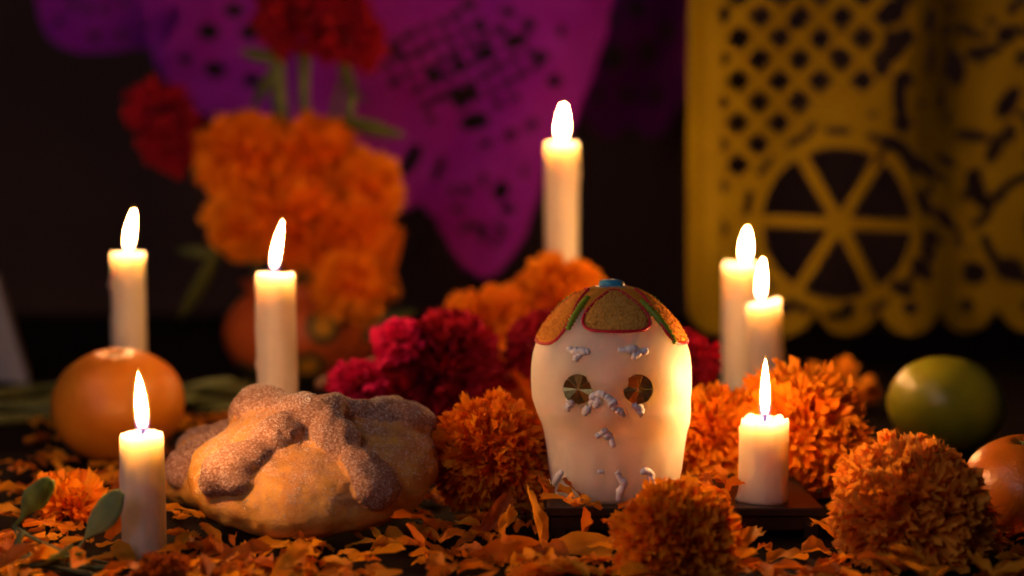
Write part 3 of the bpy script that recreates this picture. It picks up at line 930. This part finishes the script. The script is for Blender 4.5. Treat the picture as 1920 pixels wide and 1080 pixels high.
# leaves and bare stems of the bouquet
def leaf_mb(length, width, bend, fold=.25, n=12, spoon=0.0, stalk=0.0):
    b = MB(); pts = []
    for j in range(n + 1):
        v = j / n
        if spoon:
            q_ = max(0, math.sin(math.pi * clamp((v - .2) / .82, 0, 1)))
            w = width * (.09 + .91 * q_ ** (1.5 if v < .61 else .65)) if v > .2 else width * .09
        else:
            w = width * math.sin(math.pi * clamp(v * .94 + .05, 0, 1)) ** .8
        for i in range(7):
            u = i / 3 - 1
            pts.append((u * w / 2, bend * v * v + fold * abs(u) * w * .5 + .04 * math.sin(v * 17 + u * 2), v * length))
    b.grid(pts, 7, n + 1)
    return b
def put(b, name, mat, pos, direction, spin, label=None, cat=None, group=None, parent=None, scale=1.0):
    o = b.build(name, mat, parent)
    o.location = Vector(pos) * CM
    o.rotation_mode = 'QUATERNION'
    o.rotation_quaternion = Vector((0, 0, 1)).rotation_difference(Vector(direction).normalized()) @ Quaternion((0, 0, 1), spin)
    so = o.modifiers.new('thickness', 'SOLIDIFY'); so.thickness = .0004
    if label: tag(o, label, cat, group)
    return o
GS = 'green stems and leaves of the bouquet'
for k, (pa, pb, pc, lab) in enumerate((
        ((520, 90), (522, 160), (530, 260), 'thick green flower stem rising left of centre above the bouquet'),
        ((568, 90), (570, 170), (572, 270), 'thin green flower stem in the middle above the bouquet'),
        ((640, 110), (658, 170), (645, 260), 'curved green flower stem at the right above the bouquet'))):
    P = [at(*pa, 152), at(*pb, 151), at(*pc, 150.5), Vector((pot_x + k - 1, 150.5, 5))]
    st = thing('bouquet_greenery', lab, 'stem', P[-1], group=GS)
    b = MB(); b.tube([Vector(catmull([tuple(p - P[-1]) for p in P], i / 24)) for i in range(25)], (.75, .5, .5)[k], 9); b.build('stalk', M['stem'], st)
    if k == 0:
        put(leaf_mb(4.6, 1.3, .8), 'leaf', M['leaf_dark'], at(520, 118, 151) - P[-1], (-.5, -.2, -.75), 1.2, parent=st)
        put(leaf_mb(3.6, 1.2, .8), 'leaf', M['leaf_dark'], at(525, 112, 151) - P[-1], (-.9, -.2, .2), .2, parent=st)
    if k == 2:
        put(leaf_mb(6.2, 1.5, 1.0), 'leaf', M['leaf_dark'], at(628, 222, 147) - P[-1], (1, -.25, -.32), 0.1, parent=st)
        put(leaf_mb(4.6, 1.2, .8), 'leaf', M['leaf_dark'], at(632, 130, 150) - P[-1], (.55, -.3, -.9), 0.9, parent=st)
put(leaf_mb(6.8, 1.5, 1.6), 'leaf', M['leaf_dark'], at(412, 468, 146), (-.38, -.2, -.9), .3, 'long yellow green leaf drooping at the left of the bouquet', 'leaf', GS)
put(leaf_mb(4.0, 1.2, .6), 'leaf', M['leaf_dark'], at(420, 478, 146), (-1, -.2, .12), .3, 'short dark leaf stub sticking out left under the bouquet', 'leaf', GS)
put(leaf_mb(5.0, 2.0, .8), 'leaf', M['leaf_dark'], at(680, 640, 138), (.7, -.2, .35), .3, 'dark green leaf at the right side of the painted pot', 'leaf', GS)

# ------------------------------------------------------------------ fruit
def fruit(name, label, cat, px, py, Y, r, sq, mat, tilt, seed):
    p = at(px, py, Y)
    t = thing(name, label, cat, (p.x, Y, r * sq * .98), tilt)
    n, m = 64, 40; b = MB(); pts = []
    for j in range(m + 1):
        ph = math.pi * j / m
        for i in range(n):
            a = 2 * math.pi * i / n
            d = Vector((math.sin(ph) * math.cos(a), math.sin(ph) * math.sin(a), math.cos(ph)))
            rho = math.sin(ph)
            k = r * (1 + .018 * nz(d.x * 1.3 + seed, d.y * 1.3, d.z * 1.3) + .007 * nz(d.x * 4 + seed, d.y * 4, d.z * 4))
            z = d.z * k * sq
            if d.z > 0: z -= .14 * r * math.exp(-(rho / .16) ** 2) - .004 * r * math.sin(a * 8) * math.exp(-((rho - .22) / .12) ** 2)
            else: z += .08 * r * math.exp(-(rho / .16) ** 2)
            pts.append((d.x * k, d.y * k, z))
    b.grid(pts, n, m + 1, wrap=True, flip=True)
    b.build('peel', mat, t)
    b = MB(); zt = r * sq * .885
    b.lathe([(.02, zt - .12), (.26, zt - .02), (.30, zt + .05), (.18, zt + .10), (.02, zt + .11)], 10, rad=lambda r_, z, a, k: (r_ * (1 + .3 * math.cos(a * 5)), z))
    b.build('stem_scar', M['stem'], t)
    return t
fruit('orange_fruit', 'large orange lying behind the front left candle', 'orange', 221, 775, 107, 4.15, .86, M['fruit_orange'], (math.radians(8), math.radians(-3), 0), 1)
fruit('green_fruit', 'shiny yellowish green citrus fruit on the table at right', 'citrus', 1774, 770, 110, 3.75, .84, M['fruit_green'], (math.radians(-14), math.radians(10), 0), 2)
fruit('orange_fruit', 'dim orange cut off by the right picture edge', 'orange', 1922, 925, 84.5, 3.05, .82, M['fruit_shaded'], (math.radians(10), math.radians(-4), 0), 3)

# ------------------------------------------------------------------ cut paper sheets
def in_poly(X, Z, poly):
    """signed distance to a polygon, positive inside"""
    d = np.full(X.shape, 1e9); ins = np.zeros(X.shape, bool)
    n = len(poly)
    for i in range(n):
        (x0, y0), (x1, y1) = poly[i], poly[(i + 1) % n]
        ex, ey = x1 - x0, y1 - y0
        t_ = np.clip(((X - x0) * ex + (Z - y0) * ey) / (ex * ex + ey * ey + 1e-9), 0, 1)
        d = np.minimum(d, np.hypot(X - x0 - t_ * ex, Z - y0 - t_ * ey))
        c = ((y0 > Z) != (y1 > Z)) & (X < (x1 - x0) * (Z - y0) / ((y1 - y0) if abs(y1 - y0) > 1e-9 else 1e-9) + x0)
        ins ^= c
    return np.where(ins, d, -d)
def ell(X, Z, cx, cy, rx, ry, ang=0.0):
    a = math.radians(ang); c, s = math.cos(a), math.sin(a)
    u = (X - cx) * c + (Z - cy) * s; v = -(X - cx) * s + (Z - cy) * c
    return (np.hypot(u / rx, v / ry) - 1) * min(rx, ry)      # negative inside the hole
def diamond(X, Z, cx, cy, h):
    return (np.abs(X - cx) + np.abs(Z - cy) - h) * .7

def sheet(name, label, f, box, Y, step, mat, wave, group):
    """marching squares over photograph-sized plan units, laid out as a real sheet hanging at depth Y"""
    x0, x1, y0, y1 = box
    xs = np.arange(x0, x1 + step, step); ys = np.arange(y0, y1 + step, step)
    X, Z = np.meshgrid(xs, ys)
    V = f(X, Z)
    k = Y / FPX
    org = at((x0 + x1) / 2, y1, Y)
    verts = []; idx = {}; faces = []
    def vert(key, px, py):
        if key not in idx:
            idx[key] = len(verts)
            lx = (px - (x0 + x1) / 2) * k; lz = (y1 - py) * k
            verts.append((lx, wave(px, py), lz))
        return idx[key]
    ny, nx = V.shape
    for j in range(ny - 1):
        for i in range(nx - 1):
            c = [(i, j), (i + 1, j), (i + 1, j + 1), (i, j + 1)]
            v = [V[q[1], q[0]] for q in c]
            if max(v) <= 0: continue
            poly = []
            for q in range(4):
                a, b_ = c[q], c[(q + 1) % 4]; va, vb = v[q], v[(q + 1) % 4]
                if va > 0: poly.append(vert(a, xs[a[0]], ys[a[1]]))
                if (va > 0) != (vb > 0):
                    s = va / (va - vb)
                    key = (min(a, b_), max(a, b_))
                    poly.append(vert(key, lerp(xs[a[0]], xs[b_[0]], s), lerp(ys[a[1]], ys[b_[1]], s)))
            if len(poly) >= 3: faces.append(tuple(poly))
    b = MB(); b.add(verts, faces)
    o = b.build(name, mat)
    o.location = org * CM
    so = o.modifiers.new('thickness', 'SOLIDIFY'); so.thickness = .0002
    tag(o, label, 'paper banner', group)
    return o
GP = 'cut paper banners behind the altar'
YH = [(1665, 25, 20, 20, 0), (1668, 84, 15, 24, -25), (1648, 127, 13, 17, 20), (1682, 188, 12, 34, -8), (1680, 274, 32, 12, 30), (1735, 312, 34, 12, 32), (1735, 380, 12, 26, -30),
      (1748, 445, 16, 14, 0), (1730, 505, 24, 14, 40), (1690, 540, 22, 12, 20), (1805, 122, 20, 28, -20), (1858, 92, 30, 11, -12), (1840, 252, 30, 10, 8),
      (1882, 276, 11, 28, 25), (1846, 352, 15, 32, -15), (1776, 188, 9, 14, 0), (1788, 300, 22, 9, 30), (1780, 410, 26, 12, 40), (1842, 515, 22, 18, 0), (1908, 508, 26, 20, 20),
      (1905, 190, 14, 30, 30), (1890, 365, 10, 12, 0), (1352, 28, 9, 12, 0), (1372, 0, 13, 9, 0), (1445, -4, 16, 8, 0), (1486, 40, 14, 14, 0), (1530, 75, 7, 8, 0),
      (1575, 55, 7, 6, 0), (1560, 95, 8, 5, 0), (1630, 215, 8, 6, 0), (1520, 240, 7, 10, 0), (1900, 60, 16, 16, 0), (1740, 40, 10, 22, 0), (1745, 110, 8, 26, 0),
      (1590, 283, 20, 3.5, 10), (1650, 285, 5, 30, 28), (1960, 300, 24, 12, 30), (1960, 420, 20, 30, 0), (1980, 150, 20, 20, 0)]
def f_yellow(X, Z):
    rect = np.minimum(np.minimum(X - 1285, 2040 - X), np.minimum(Z + 110, 566 - Z))
    sc_ = np.full(X.shape, -1e9)
    for cx in np.arange(1345, 2040, 120.5):
        sc_ = np.maximum(sc_, 60 - np.hypot(X - cx, Z - 568))
    V = np.maximum(rect, sc_)
    for cx in np.arange(1345 + 120.5, 2040, 120.5):
        V = np.minimum(V, ell(X, Z, cx, 577, 15, 13))
    V = np.minimum(V, np.maximum(ell(X, Z, 1345, 577, 13, 12), 1350 - X))
    # lattice of diamonds left of the figure
    for row in range(-6, 11):
        for i in range(-1, 6):
            cx = 1381 + 77 * i + (38.5 if row % 2 else 0); cy = 151 + 39.5 * row
            if np.hypot(cx - 1568, cy - 415) < 196: continue
            if np.hypot((cx - 1610) / 72, (cy - 235) / 62) < 1: continue
            if cx > 1715: continue
            V = np.minimum(V, np.maximum(diamond(X, Z, cx, cy, 25), 1350 - X))
    # spoked wheel
    d = np.hypot(X - 1568, Z - 418); an = np.arctan2(Z - 418, X - 1568)
    spoke = np.full(X.shape, 1e9)
    for q in range(3):
        a = math.radians(2 + 60 * q)
        spoke = np.minimum(spoke, np.abs(-(X - 1568) * math.sin(a) + (Z - 418) * math.cos(a)))
    hole = np.maximum(np.maximum(d - 141, 11 - spoke), 26 - d)
    V = np.minimum(V, hole)
    V = np.minimum(V, np.maximum(np.abs(d - 173) - 7, np.abs(((an * 14 / (2 * math.pi)) % 1) - .5) * 80 - 24))
    # second wheel at the right
    d2 = np.hypot(X - 1960, Z - 430)
    V = np.minimum(V, np.maximum(np.abs(d2 - 100) - 9, 8 - np.abs(np.sin(np.arctan2(Z - 430, X - 1960) * 4)) * 20))
    for e in YH: V = np.minimum(V, ell(X, Z, e[0], e[1], e[2] * 1.18, e[3] * 1.18, e[4]))
    rq = R(314)
    for q in range(190):
        cx, cy = rq.uniform(1360, 2030), rq.uniform(-90, 540)
        if np.hypot(cx - 1568, cy - 418) < 185 or (cx < 1720 and cy < 520) or np.hypot(cx - 1960, cy - 430) < 105: continue
        V = np.minimum(V, ell(X, Z, cx, cy, rq.uniform(5, 10), rq.uniform(7, 17), rq.uniform(0, 180)))
    return V
def w_yellow(px, py):
    s = clamp((px - 1690) / 170, 0, 1); s = s * s * (3 - 2 * s)
    return 4.2 * s - 2.0 * clamp((px - 1810) / 200, 0, 1) + .5 * math.sin(px / 47 + py / 160) * clamp((px - 1340) / 120, 0, 1) + .6 * math.sin(py / 120) + .35 * math.exp(-((px - 1318) / 16) ** 2)
sheet('paper_banner', 'yellow cut paper banner with a spoked wheel and scalloped hem', f_yellow, (1275, 2050, -120, 640), 150, 5.0, M['yellow_paper'], w_yellow, GP)

PUR = [(262, -130), (270, -20), (284, 70), (300, 130), (340, 185), (400, 225), (470, 300), (560, 350), (650, 385), (700, 398), (745, 398), (788, 384), (815, 410), (835, 450), (862, 494), (888, 515),
       (908, 521), (935, 512), (962, 480), (985, 440), (1003, 395), (1018, 335), (1040, 280), (1062, 255), (1080, 225), (1100, 170), (1118, 120), (1138, 60), (1152, -10), (1160, -130)]
z8 = lambda *L: [(600 + a * .5185, c * .5185, r1 * .5185, r2 * .5185, g) for a, c, r1, r2, g in L]
PH = z8((705, 155, 26, 20, 30), (605, 195, 26, 20, 30), (505, 240, 24, 20, 30), (415, 270, 24, 18, 20), (580, 105, 20, 14, 20), (680, 50, 20, 14, 20), (520, 345, 44, 22, -12),
        (560, 440, 42, 24, -12), (800, 215, 20, 18, 0), (845, 300, 22, 18, 0), (765, 455, 24, 12, -30), (690, 490, 22, 14, -30), (600, 520, 24, 10, -20), (655, 690, 22, 28, 20),
        (575, 820, 16, 12, 20), (430, 610, 12, 40, 20), (640, 870, 9, 24, 30), (270, 200, 50, 12, 15), (400, 430, 16, 12, 0), (270, 300, 14, 10, 0), (540, 20, 22, 16, 20),
        (755, 95, 20, 16, 30), (655, 110, 16, 12, 30), (555, 165, 16, 12, 30), (470, 150, 14, 10, 30), (870, 120, 12, 18, 0), (740, 620, 8, 20, 20), (480, 690, 10, 18, -20))
PH += [(325, 48, 9, 28, 30), (392, 60, 14, 12, 0), (466, 60, 13, 12, 0), (401, 130, 15, 11, 20), (440, 20, 14, 10, 0), (350, 110, 8, 10, 0), (470, 150, 12, 9, 0), (770, 300, 10, 26, 30), (700, 300, 12, 8, 0)]
def f_purple(X, Z):
    V = in_poly(X, Z, PUR)
    for i in range(-7, 8):
        for j in range(-5, 6):
            cx = 868 + 31 * i * math.cos(-.45) - 31 * j * math.sin(-.45); cy = 128 + 31 * i * math.sin(-.45) + 31 * j * math.cos(-.45)
            if np.hypot((cx - 868) / 150, (cy - 118) / 92) < 1: V = np.minimum(V, ell(X, Z, cx, cy, 11.5, 9, -26))
    for i in range(8):
        V = np.minimum(V, ell(X, Z, 908 + 46 * math.cos(i * .785), 392 + 50 * math.sin(i * .785), 8, 15, i * 45 + 90))
    V = V + 2.5 * np.sin((X + Z) / 9.0) * np.exp(-np.abs(V) / 8)
    for e in PH: V = np.minimum(V, ell(X, Z, e[0], e[1], e[2] * 1.35, e[3] * 1.35, e[4]))
    return V
sheet('paper_banner', 'large purple cut paper banner hanging to a point behind the tallest candle', f_purple, (255, 1170, -130, 530), 170, 5.0, M['purple_paper'],
      lambda px, py: 1.3 * math.sin(px / 62 + py / 210) + .9 * math.sin(px / 150 - py / 90) + .4 * math.sin(px / 23 + py / 33) * .4, GP)
PL = [(55, -130), (62, -20), (70, 35), (88, 70), (118, 90), (160, 102), (215, 100), (262, 90), (300, 100), (350, 105), (370, 40), (380, -130)]
def f_pl(X, Z):
    V = in_poly(X, Z, PL)
    for e in ((137, 8, 12, 9, 0), (168, 18, 11, 9, 20), (202, 19, 10, 8, 0), (237, 8, 9, 8, 0), (183, 70, 12, 9, 0), (233, 68, 10, 8, 0), (280, 50, 10, 9, 0), (110, 40, 8, 9, 0), (300, 10, 10, 8, 0)):
        V = np.minimum(V, ell(X, Z, *e))
    return V
sheet('paper_banner', 'small dim purple cut paper lobe at the upper left corner', f_pl, (45, 390, -130, 110), 178, 5.0, M['purple_paper'], lambda px, py: 1.2 * math.sin(px / 50 + py / 80), GP)
PR = [(1085, -130), (1090, 40), (1080, 140), (1092, 210), (1120, 255), (1150, 262), (1185, 232), (1215, 262), (1245, 250), (1270, 200), (1290, 180), (1330, 190), (1340, -130)]
def f_pr(X, Z):
    V = in_poly(X, Z, PR)
    for e in ((1150, 110, 20, 24, 0), (1215, 100, 18, 22, 0), (1250, 60, 14, 20, 0), (1180, 180, 24, 10, 20), (1145, 40, 14, 12, 0), (1230, 180, 12, 20, 0), (1190, 20, 20, 14, 30), (1120, 180, 8, 20, 0)):
        V = np.minimum(V, ell(X, Z, *e))
    return V
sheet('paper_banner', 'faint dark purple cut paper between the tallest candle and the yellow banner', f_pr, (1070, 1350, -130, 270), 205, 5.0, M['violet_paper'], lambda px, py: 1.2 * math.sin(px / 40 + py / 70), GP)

# pale folded paper at the left edge
b = MB()
p = [at(-60, 700, 150), at(52, 692, 146), at(-8, 520, 147), at(-60, 520, 150)]
q = [v + Vector((-1.5, 6, 0)) for v in p]
for v in (p, q):
    for i in (0, 1): v[i] = Vector((v[i].x, v[i].y, 0.05))
b.add(p + q, [(0, 1, 2, 3), (7, 6, 5, 4), (0, 4, 5, 1), (1, 5, 6, 2), (2, 6, 7, 3), (3, 7, 4, 0)])
o = b.build('paper_box', M['card'], smooth=False); tag(o, 'pale grey slanted paper box cut off by the left picture edge', 'box')

# ------------------------------------------------------------------ greenery on the table
GL = 'cut green stems lying on the table'
rr = R(77)
for k, (pts_, lab) in enumerate((
        ([(-40, 742), (120, 728), (300, 735), (470, 722)], 'upper green stem lying behind the large orange'),
        ([(-40, 768), (110, 752), (280, 752), (480, 760)], 'middle green stem lying behind the large orange'),
        ([(-40, 790), (130, 775), (330, 748), (500, 772)], 'lower green stem lying behind the large orange'),
        ([(-40, 758), (150, 765), (320, 728), (480, 738)], 'crossing green stem lying behind the large orange'))):
    P = [ground(x, y, .4 + .25 * k) for x, y in pts_]
    st = thing('cut_stem', lab, 'stem', P[0], group=GL)
    b = MB(); b.tube([Vector(catmull([tuple(p - P[0]) for p in P], i / 26)) for i in range(27)], (.42, .36, .4, .3)[k], 8); b.build('stalk', M['stem'], st)
    for q in range(3):
        s = rr.uniform(.08, .95); c = Vector(catmull([tuple(p - P[0]) for p in P], s))
        put(leaf_mb(rr.uniform(3.5, 5.5), rr.uniform(.8, 1.4), .5), 'leaf', M['leaf'], c + Vector((0, 0, .25)), (rr.choice((-1, 1)), rr.uniform(-.5, .4), rr.uniform(-.02, .16)), rr.uniform(1.2, 1.9), parent=st)

spr = thing('leaf_sprig', 'green sprig with two spoon shaped leaves at the lower left corner', 'sprig', at(20, 1040, 76))
o0 = at(20, 1040, 76)
def rel(px, py, Y): return at(px, py, Y) - o0
def polyt(name, pl, rad, parent, mat=M['stem']):
    P = [tuple(rel(*p)) for p in pl]
    b = MB(); b.tube([Vector(catmull(P, i / 20)) for i in range(21)], rad, 8); return b.build(name, mat, parent)
polyt('stalk', [(24, 985, 77), (60, 1008, 76.8), (110, 1030, 76.6), (150, 1046, 76.4), (240, 1062, 76.4)], .085, spr)
polyt('stalk', [(0, 1050, 75.8), (60, 1046, 75.8), (130, 1056, 75.8), (230, 1070, 75.8)], .14, spr)
polyt('stalk', [(40, 1000, 76.6), (28, 1030, 76.3), (18, 1060, 76), (14, 1090, 75.8)], .15, spr)
polyt('stalk', [(24, 985, 77), (36, 1010, 76.6), (52, 1036, 76.2), (90, 1060, 75.8)], .07, spr)
polyt('stalk', [(-10, 1062, 75.4), (80, 1052, 75.6), (170, 1064, 75.4), (260, 1060, 75.8)], .10, spr)
polyt('stalk', [(10, 1080, 75), (60, 1060, 75.2), (120, 1066, 75.2), (200, 1084, 75)], .12, spr)
polyt('stalk', [(120, 1044, 76.4), (150, 1030, 76.8), (156, 1050, 76.2), (160, 1075, 75.4)], .06, spr)
def spoon_leaf(pa, pb, width, spin, Y):
    A, B = rel(*pa, Y), rel(*pb, Y - .6)
    put(leaf_mb((B - A).length, width, .5, spoon=1, fold=.35, n=18), 'leaf', M['leaf'], A, B - A, spin, parent=spr)
spoon_leaf((24, 990), (98, 912), 1.3, .5, 77.2)
spoon_leaf((142, 1034), (214, 922), 1.4, -.45, 77)
put(leaf_mb(3.0, .9, .4), 'leaf', M['leaf'], rel(30, 1060, 75.6), (1, .1, .02), 1.4, parent=spr)
put(leaf_mb(2.4, .8, .4), 'leaf', M['leaf'], rel(70, 1070, 75.5), (.6, -.3, .3), 1.0, parent=spr)

# ------------------------------------------------------------------ loose petals
def ray_petal(seed, mat, length=2.2, width=.85, curl=.5, nu=4, nv=7):
    rr = R(seed); b = MB(); pts = []; ph = rr.uniform(0, 6); tw = rr.uniform(-.8, .8)
    for j in range(nv + 1):
        v = j / nv
        w = width * (.28 + .72 * math.sin(math.pi * clamp(v * .80 + .06, 0, 1)) ** .8)
        for i in range(nu + 1):
            u = i / nu * 2 - 1
            a = tw * v
            x = u * w / 2; zc = .28 * u * u * w + .10 * math.sin(v * 7 + u * 3 + ph) + .07 * abs(u) * math.sin(v * 16 + ph * 2 + u)
            pts.append((x * math.cos(a) - zc * math.sin(a), v * length + (.12 * math.sin(u * 7 + ph) if j == nv else 0), x * math.sin(a) + zc * math.cos(a) + curl * math.sin(math.pi * v * rr.choice((1.0,))) * .5))
    b.grid(pts, nu + 1, nv + 1)
    return b
LP = []; LP_LEN = []
for k in range(10):
    r_ = R(400 + k)
    mb_ = ray_petal(400 + k, None, r_.uniform(1.2, 2.5), r_.uniform(.45, .9), r_.uniform(-.15, .5))
    LP_LEN.append(max(v[1] for v in mb_.v))
    LP.append((mb_, mb_.mesh('loose_petal', M['loose_brown'] if k % 5 == 4 else M['loose'])))
SMALL = [(mb_, me_) for mb_, me_ in ((q[0], q[1]) for q in MAR_P[:3])]

def loose(px, py, z, yaw, pitch, roll, k, label, group, Y=None, scale=1.0):
    p = ground(px, py, z) if Y is None else at(px, py, Y)
    fr = k >= len(LP)
    o = bpy.data.objects.new('loose_petal', MAR_P[k % 6][1] if fr else LP[k][1]); COL.objects.link(o)
    o.location = p * CM
    o.rotation_euler = (pitch - (math.pi / 2 if fr else 0), roll, yaw); o.scale = (scale * (1.35 if fr else 1),) * 3
    ln = 1.4 * scale if fr else LP_LEN[k] * scale
    size = 'tiny' if ln < 1.25 else 'short' if ln < 1.7 else 'long' if ln < 2.3 else 'very long'
    look = 'frilled orange' if fr else 'brownish' if k % 5 == 4 else 'orange'
    tag(o, size + ' ' + look + ' ' + label, 'petal', group)
    return o
GPL = 'loose marigold petals strewn on the table'
sp_x0, sp_x1, sp_y0, sp_y1 = a0, a1, 83.0, 92.2
def blocked(p):
    if sp_x0 - .2 < p.x < sp_x1 + .2 and sp_y0 - 2.2 < p.y < sp_y1: return True
    bx = at(592, 900, 86.2).x
    if ((p.x - bx) / 5.6) ** 2 + ((p.y - 86) / 5.4) ** 2 < 1: return True
    c2 = at(470, 900, 93.6).x
    if ((p.x - c2) / 4.8) ** 2 + ((p.y - 93.6) / 4.6) ** 2 < 1: return True
    if (p.x - at(267, 812, 80).x) ** 2 + (p.y - 79.2) ** 2 + (0 if p.y > 79 else -2.0) < 2.2: return True
    return False
rr = R(5)
zones = [
    ((-40, 70), (870, 960), 9, 'petal at the left edge below the large orange'),
    ((70, 220), (880, 975), 10, 'petal around the flattened marigold'),
    ((-40, 110), (975, 1085), 11, 'petal under the sprig in the lower left corner'),
    ((110, 225), (975, 1085), 10, 'petal between the sprig and the front left candle'),
    ((312, 420), (1000, 1088), 12, 'petal between the front left candle and the bread'),
    ((420, 560), (1052, 1088), 9, 'petal under the left front of the bread'),
    ((560, 700), (1056, 1088), 9, 'petal under the middle front of the bread'),
    ((700, 850), (1046, 1088), 12, 'petal under the right front of the bread'),
    ((815, 900), (950, 1035), 11, 'petal below the round marigold, close to the bread'),
    ((900, 1020), (960, 1035), 12, 'petal just left of the wooden stand'),
    ((850, 950), (1040, 1090), 11, 'petal at the bottom edge right of the bread'),
    ((950, 1050), (1040, 1090), 12, 'petal at the bottom edge below the stand foot'),
    ((1050, 1170), (1048, 1090), 11, 'petal before the left half of the stand'),
    ((1370, 1470), (1052, 1090), 11, 'petal right of the foreground marigold'),
    ((1470, 1590), (1052, 1090), 12, 'petal left of the largest foreground marigold'),
    ((1780, 1960), (1010, 1090), 9, 'petal in the lower right corner'),
    ((1560, 1720), (800, 900), 10, 'petal behind the largest foreground marigold'),
]
for (xa, xb), (ya, yb), cnt, lab in zones:
    made = 0; tries = 0
    while made < cnt and tries < cnt * 20:
        tries += 1
        px, py = rr.uniform(xa, xb), rr.uniform(ya, yb)
        low = 1045 < px < 1620
        z = rr.uniform(.1, .3) if low else rr.uniform(.15, 1.1) * rr.random() + .15
        if blocked(ground(px, py, z)): continue
        loose(px, py, z, rr.uniform(0, 6.28), rr.uniform(-.1, .2) if low else rr.uniform(-.1, .42), rr.uniform(-.55, .55), rr.randrange(18), lab, GPL, scale=rr.uniform(.65, 1.2)); made += 1
# petals on the stand
for q in range(15):
    px, py = rr.uniform(1285, 1390), rr.uniform(888, 950)
    loose(px, py, 1.75 + rr.random() * .5, rr.uniform(0, 6.28), rr.uniform(0, .6), rr.uniform(-.5, .5), rr.randrange(18), 'petal on the stand between the skull and the short candle', GPL, scale=rr.uniform(.7, 1.1))
for q in range(9):
    px, py = rr.uniform(1040, 1110), rr.uniform(930, 955)
    loose(px, py, 1.75 + rr.random() * .6, rr.uniform(0, 6.28), rr.uniform(0, .8), rr.uniform(-.5, .5), rr.randrange(18), 'petal heaped at the left front of the skull base', GPL, scale=rr.uniform(.6, .9))
# the ones that stand out
def big(pa, pb, Ya, Yb, width, label, mat=M['loose'], curl=.3, seed=1, roll=0.0):
    A, B = at(*pa, Ya), at(*pb, Yb)
    L = (B - A).length
    mb_ = ray_petal(seed, None, L, width, curl, nu=6, nv=10)
    o = mb_.build('loose_petal', mat)
    d = (B - A).normalized()
    o.location = A * CM
    o.rotation_mode = 'QUATERNION'
    o.rotation_quaternion = Quaternion(d, roll) @ Vector((0, 1, 0)).rotation_difference(d)
    tag(o, label, 'petal', GPL)
big((764, 985), (806, 1068), 80.5, 77.0, .55, 'narrow ochre petal strip leaning against the right front of the bread', seed=11, roll=.4)
big((376, 985), (424, 1048), 80.6, 78.2, .7, 'bright orange petal strip leaning against the left front of the bread', seed=12, roll=-.3)
big((300, 1000), (376, 1010), 80.8, 80.0, .45, 'thin orange petal pointing from the front candle to the bread', seed=13)
big((905, 995), (958, 930), 81.0, 82.0, .9, 'long dull orange petal slanting up below the round marigold beside the skull', mat=M['loose_brown'], seed=14, roll=.8)
big((938, 988), (958, 950), 80.0, 80.4, .75, 'small bright upright petal just left of the wooden stand', seed=15, roll=.6)
big((1014, 1030), (988, 918), 79.6, 81.4, 1.05, 'tall yellowish petal standing against the left end of the wooden stand', mat=M['loose'], seed=16, roll=1.0)
big((1024, 935), (1012, 898), 82.6, 83.2, .8, 'orange petal sticking up left of the skull base', seed=17, roll=.9)
big((1094, 950), (1088, 998), 82.7, 82.2, 1.35, 'broad orange petal hanging over the front edge of the wooden stand', seed=18, roll=math.pi / 2 + .4, curl=.1)
big((1075, 948), (1128, 954), 83.2, 83.0, .7, 'orange petal lying on the stand edge before the skull', seed=19, roll=.4)
big((1160, 952), (1262, 938), 82.8, 83.4, .7, 'long red orange petal along the right front of the skull base', seed=20, roll=.3)
big((1024, 1036), (1150, 1030), 80.5, 80.0, 1.5, 'wide orange petal lying flat below the front of the wooden stand', seed=21, roll=.9, curl=.15)
big((900, 1050), (1010, 1030), 78.6, 78.8, 1.6, 'wide brownish orange petal in the foreground left of the stand foot', seed=22, roll=.8, curl=.2)
big((868, 1040), (915, 1078), 78.4, 77.0, 1.1, 'ochre petal curled up at the bottom, right of the bread', seed=23, roll=.5)
big((1438, 1052), (1512, 1046), 78.4, 78.8, 1.0, 'bright flat petal below the right half of the wooden stand', seed=24, roll=.4)
big((1502, 1030), (1556, 1040), 80.2, 80.0, 1.2, 'rusty curled petal at the right foot of the wooden stand', seed=25, roll=.8)
big((1420, 1028), (1448, 1036), 80.0, 80.0, .6, 'small pinkish petal under the wooden stand in front', seed=26, roll=.3)
big((44, 985), (140, 992), 79.6, 79.4, .6, 'long orange petal lying behind the two spoon shaped leaves', seed=27, roll=.3)
big((200, 1010), (235, 945), 79.8, 80.6, .8, 'orange petal upright beside the front left candle', seed=28, roll=.9)
big((330, 1075), (372, 1045), 76.8, 78.2, .7, 'ochre petal at the bottom between the front candle and the bread', seed=29, roll=.5)

# the litter under them that nobody could count
b = MB(); rr = R(99); made = 0
while made < 760:
    x = rr.uniform(-34, 34); y = 72 + 58 * rr.random() ** 1.5
    p = Vector((x, y, 0))
    dens = .42 + 1.1 * nz(x * .16, y * .16, 4.4)
    if y > 96: dens -= .15
    if x > 17 and y > 84: dens -= .45
    if blocked(p) or rr.random() > dens: 
        continue
    made += 1
    src = rr.choice(LP)[0]; s = rr.uniform(.6, 1.3)
    q = Quaternion((0, 0, 1), rr.uniform(0, 6.283)) @ Quaternion((1, 0, 0), rr.uniform(-.15, .5)) @ Quaternion((0, 1, 0), rr.uniform(-.5, .5))
    z = rr.uniform(.05, .55)
    b.add([Vector((x, y, z)) + q @ Vector(v) * s for v in src.v], src.f, mi=1 if rr.random() < .3 else 0)
o = b.build('petal_litter', [M['loose'], M['loose_brown']], kind='stuff')
o['label'] = 'mat of crushed marigold petals covering the table'; o['category'] = 'petals'
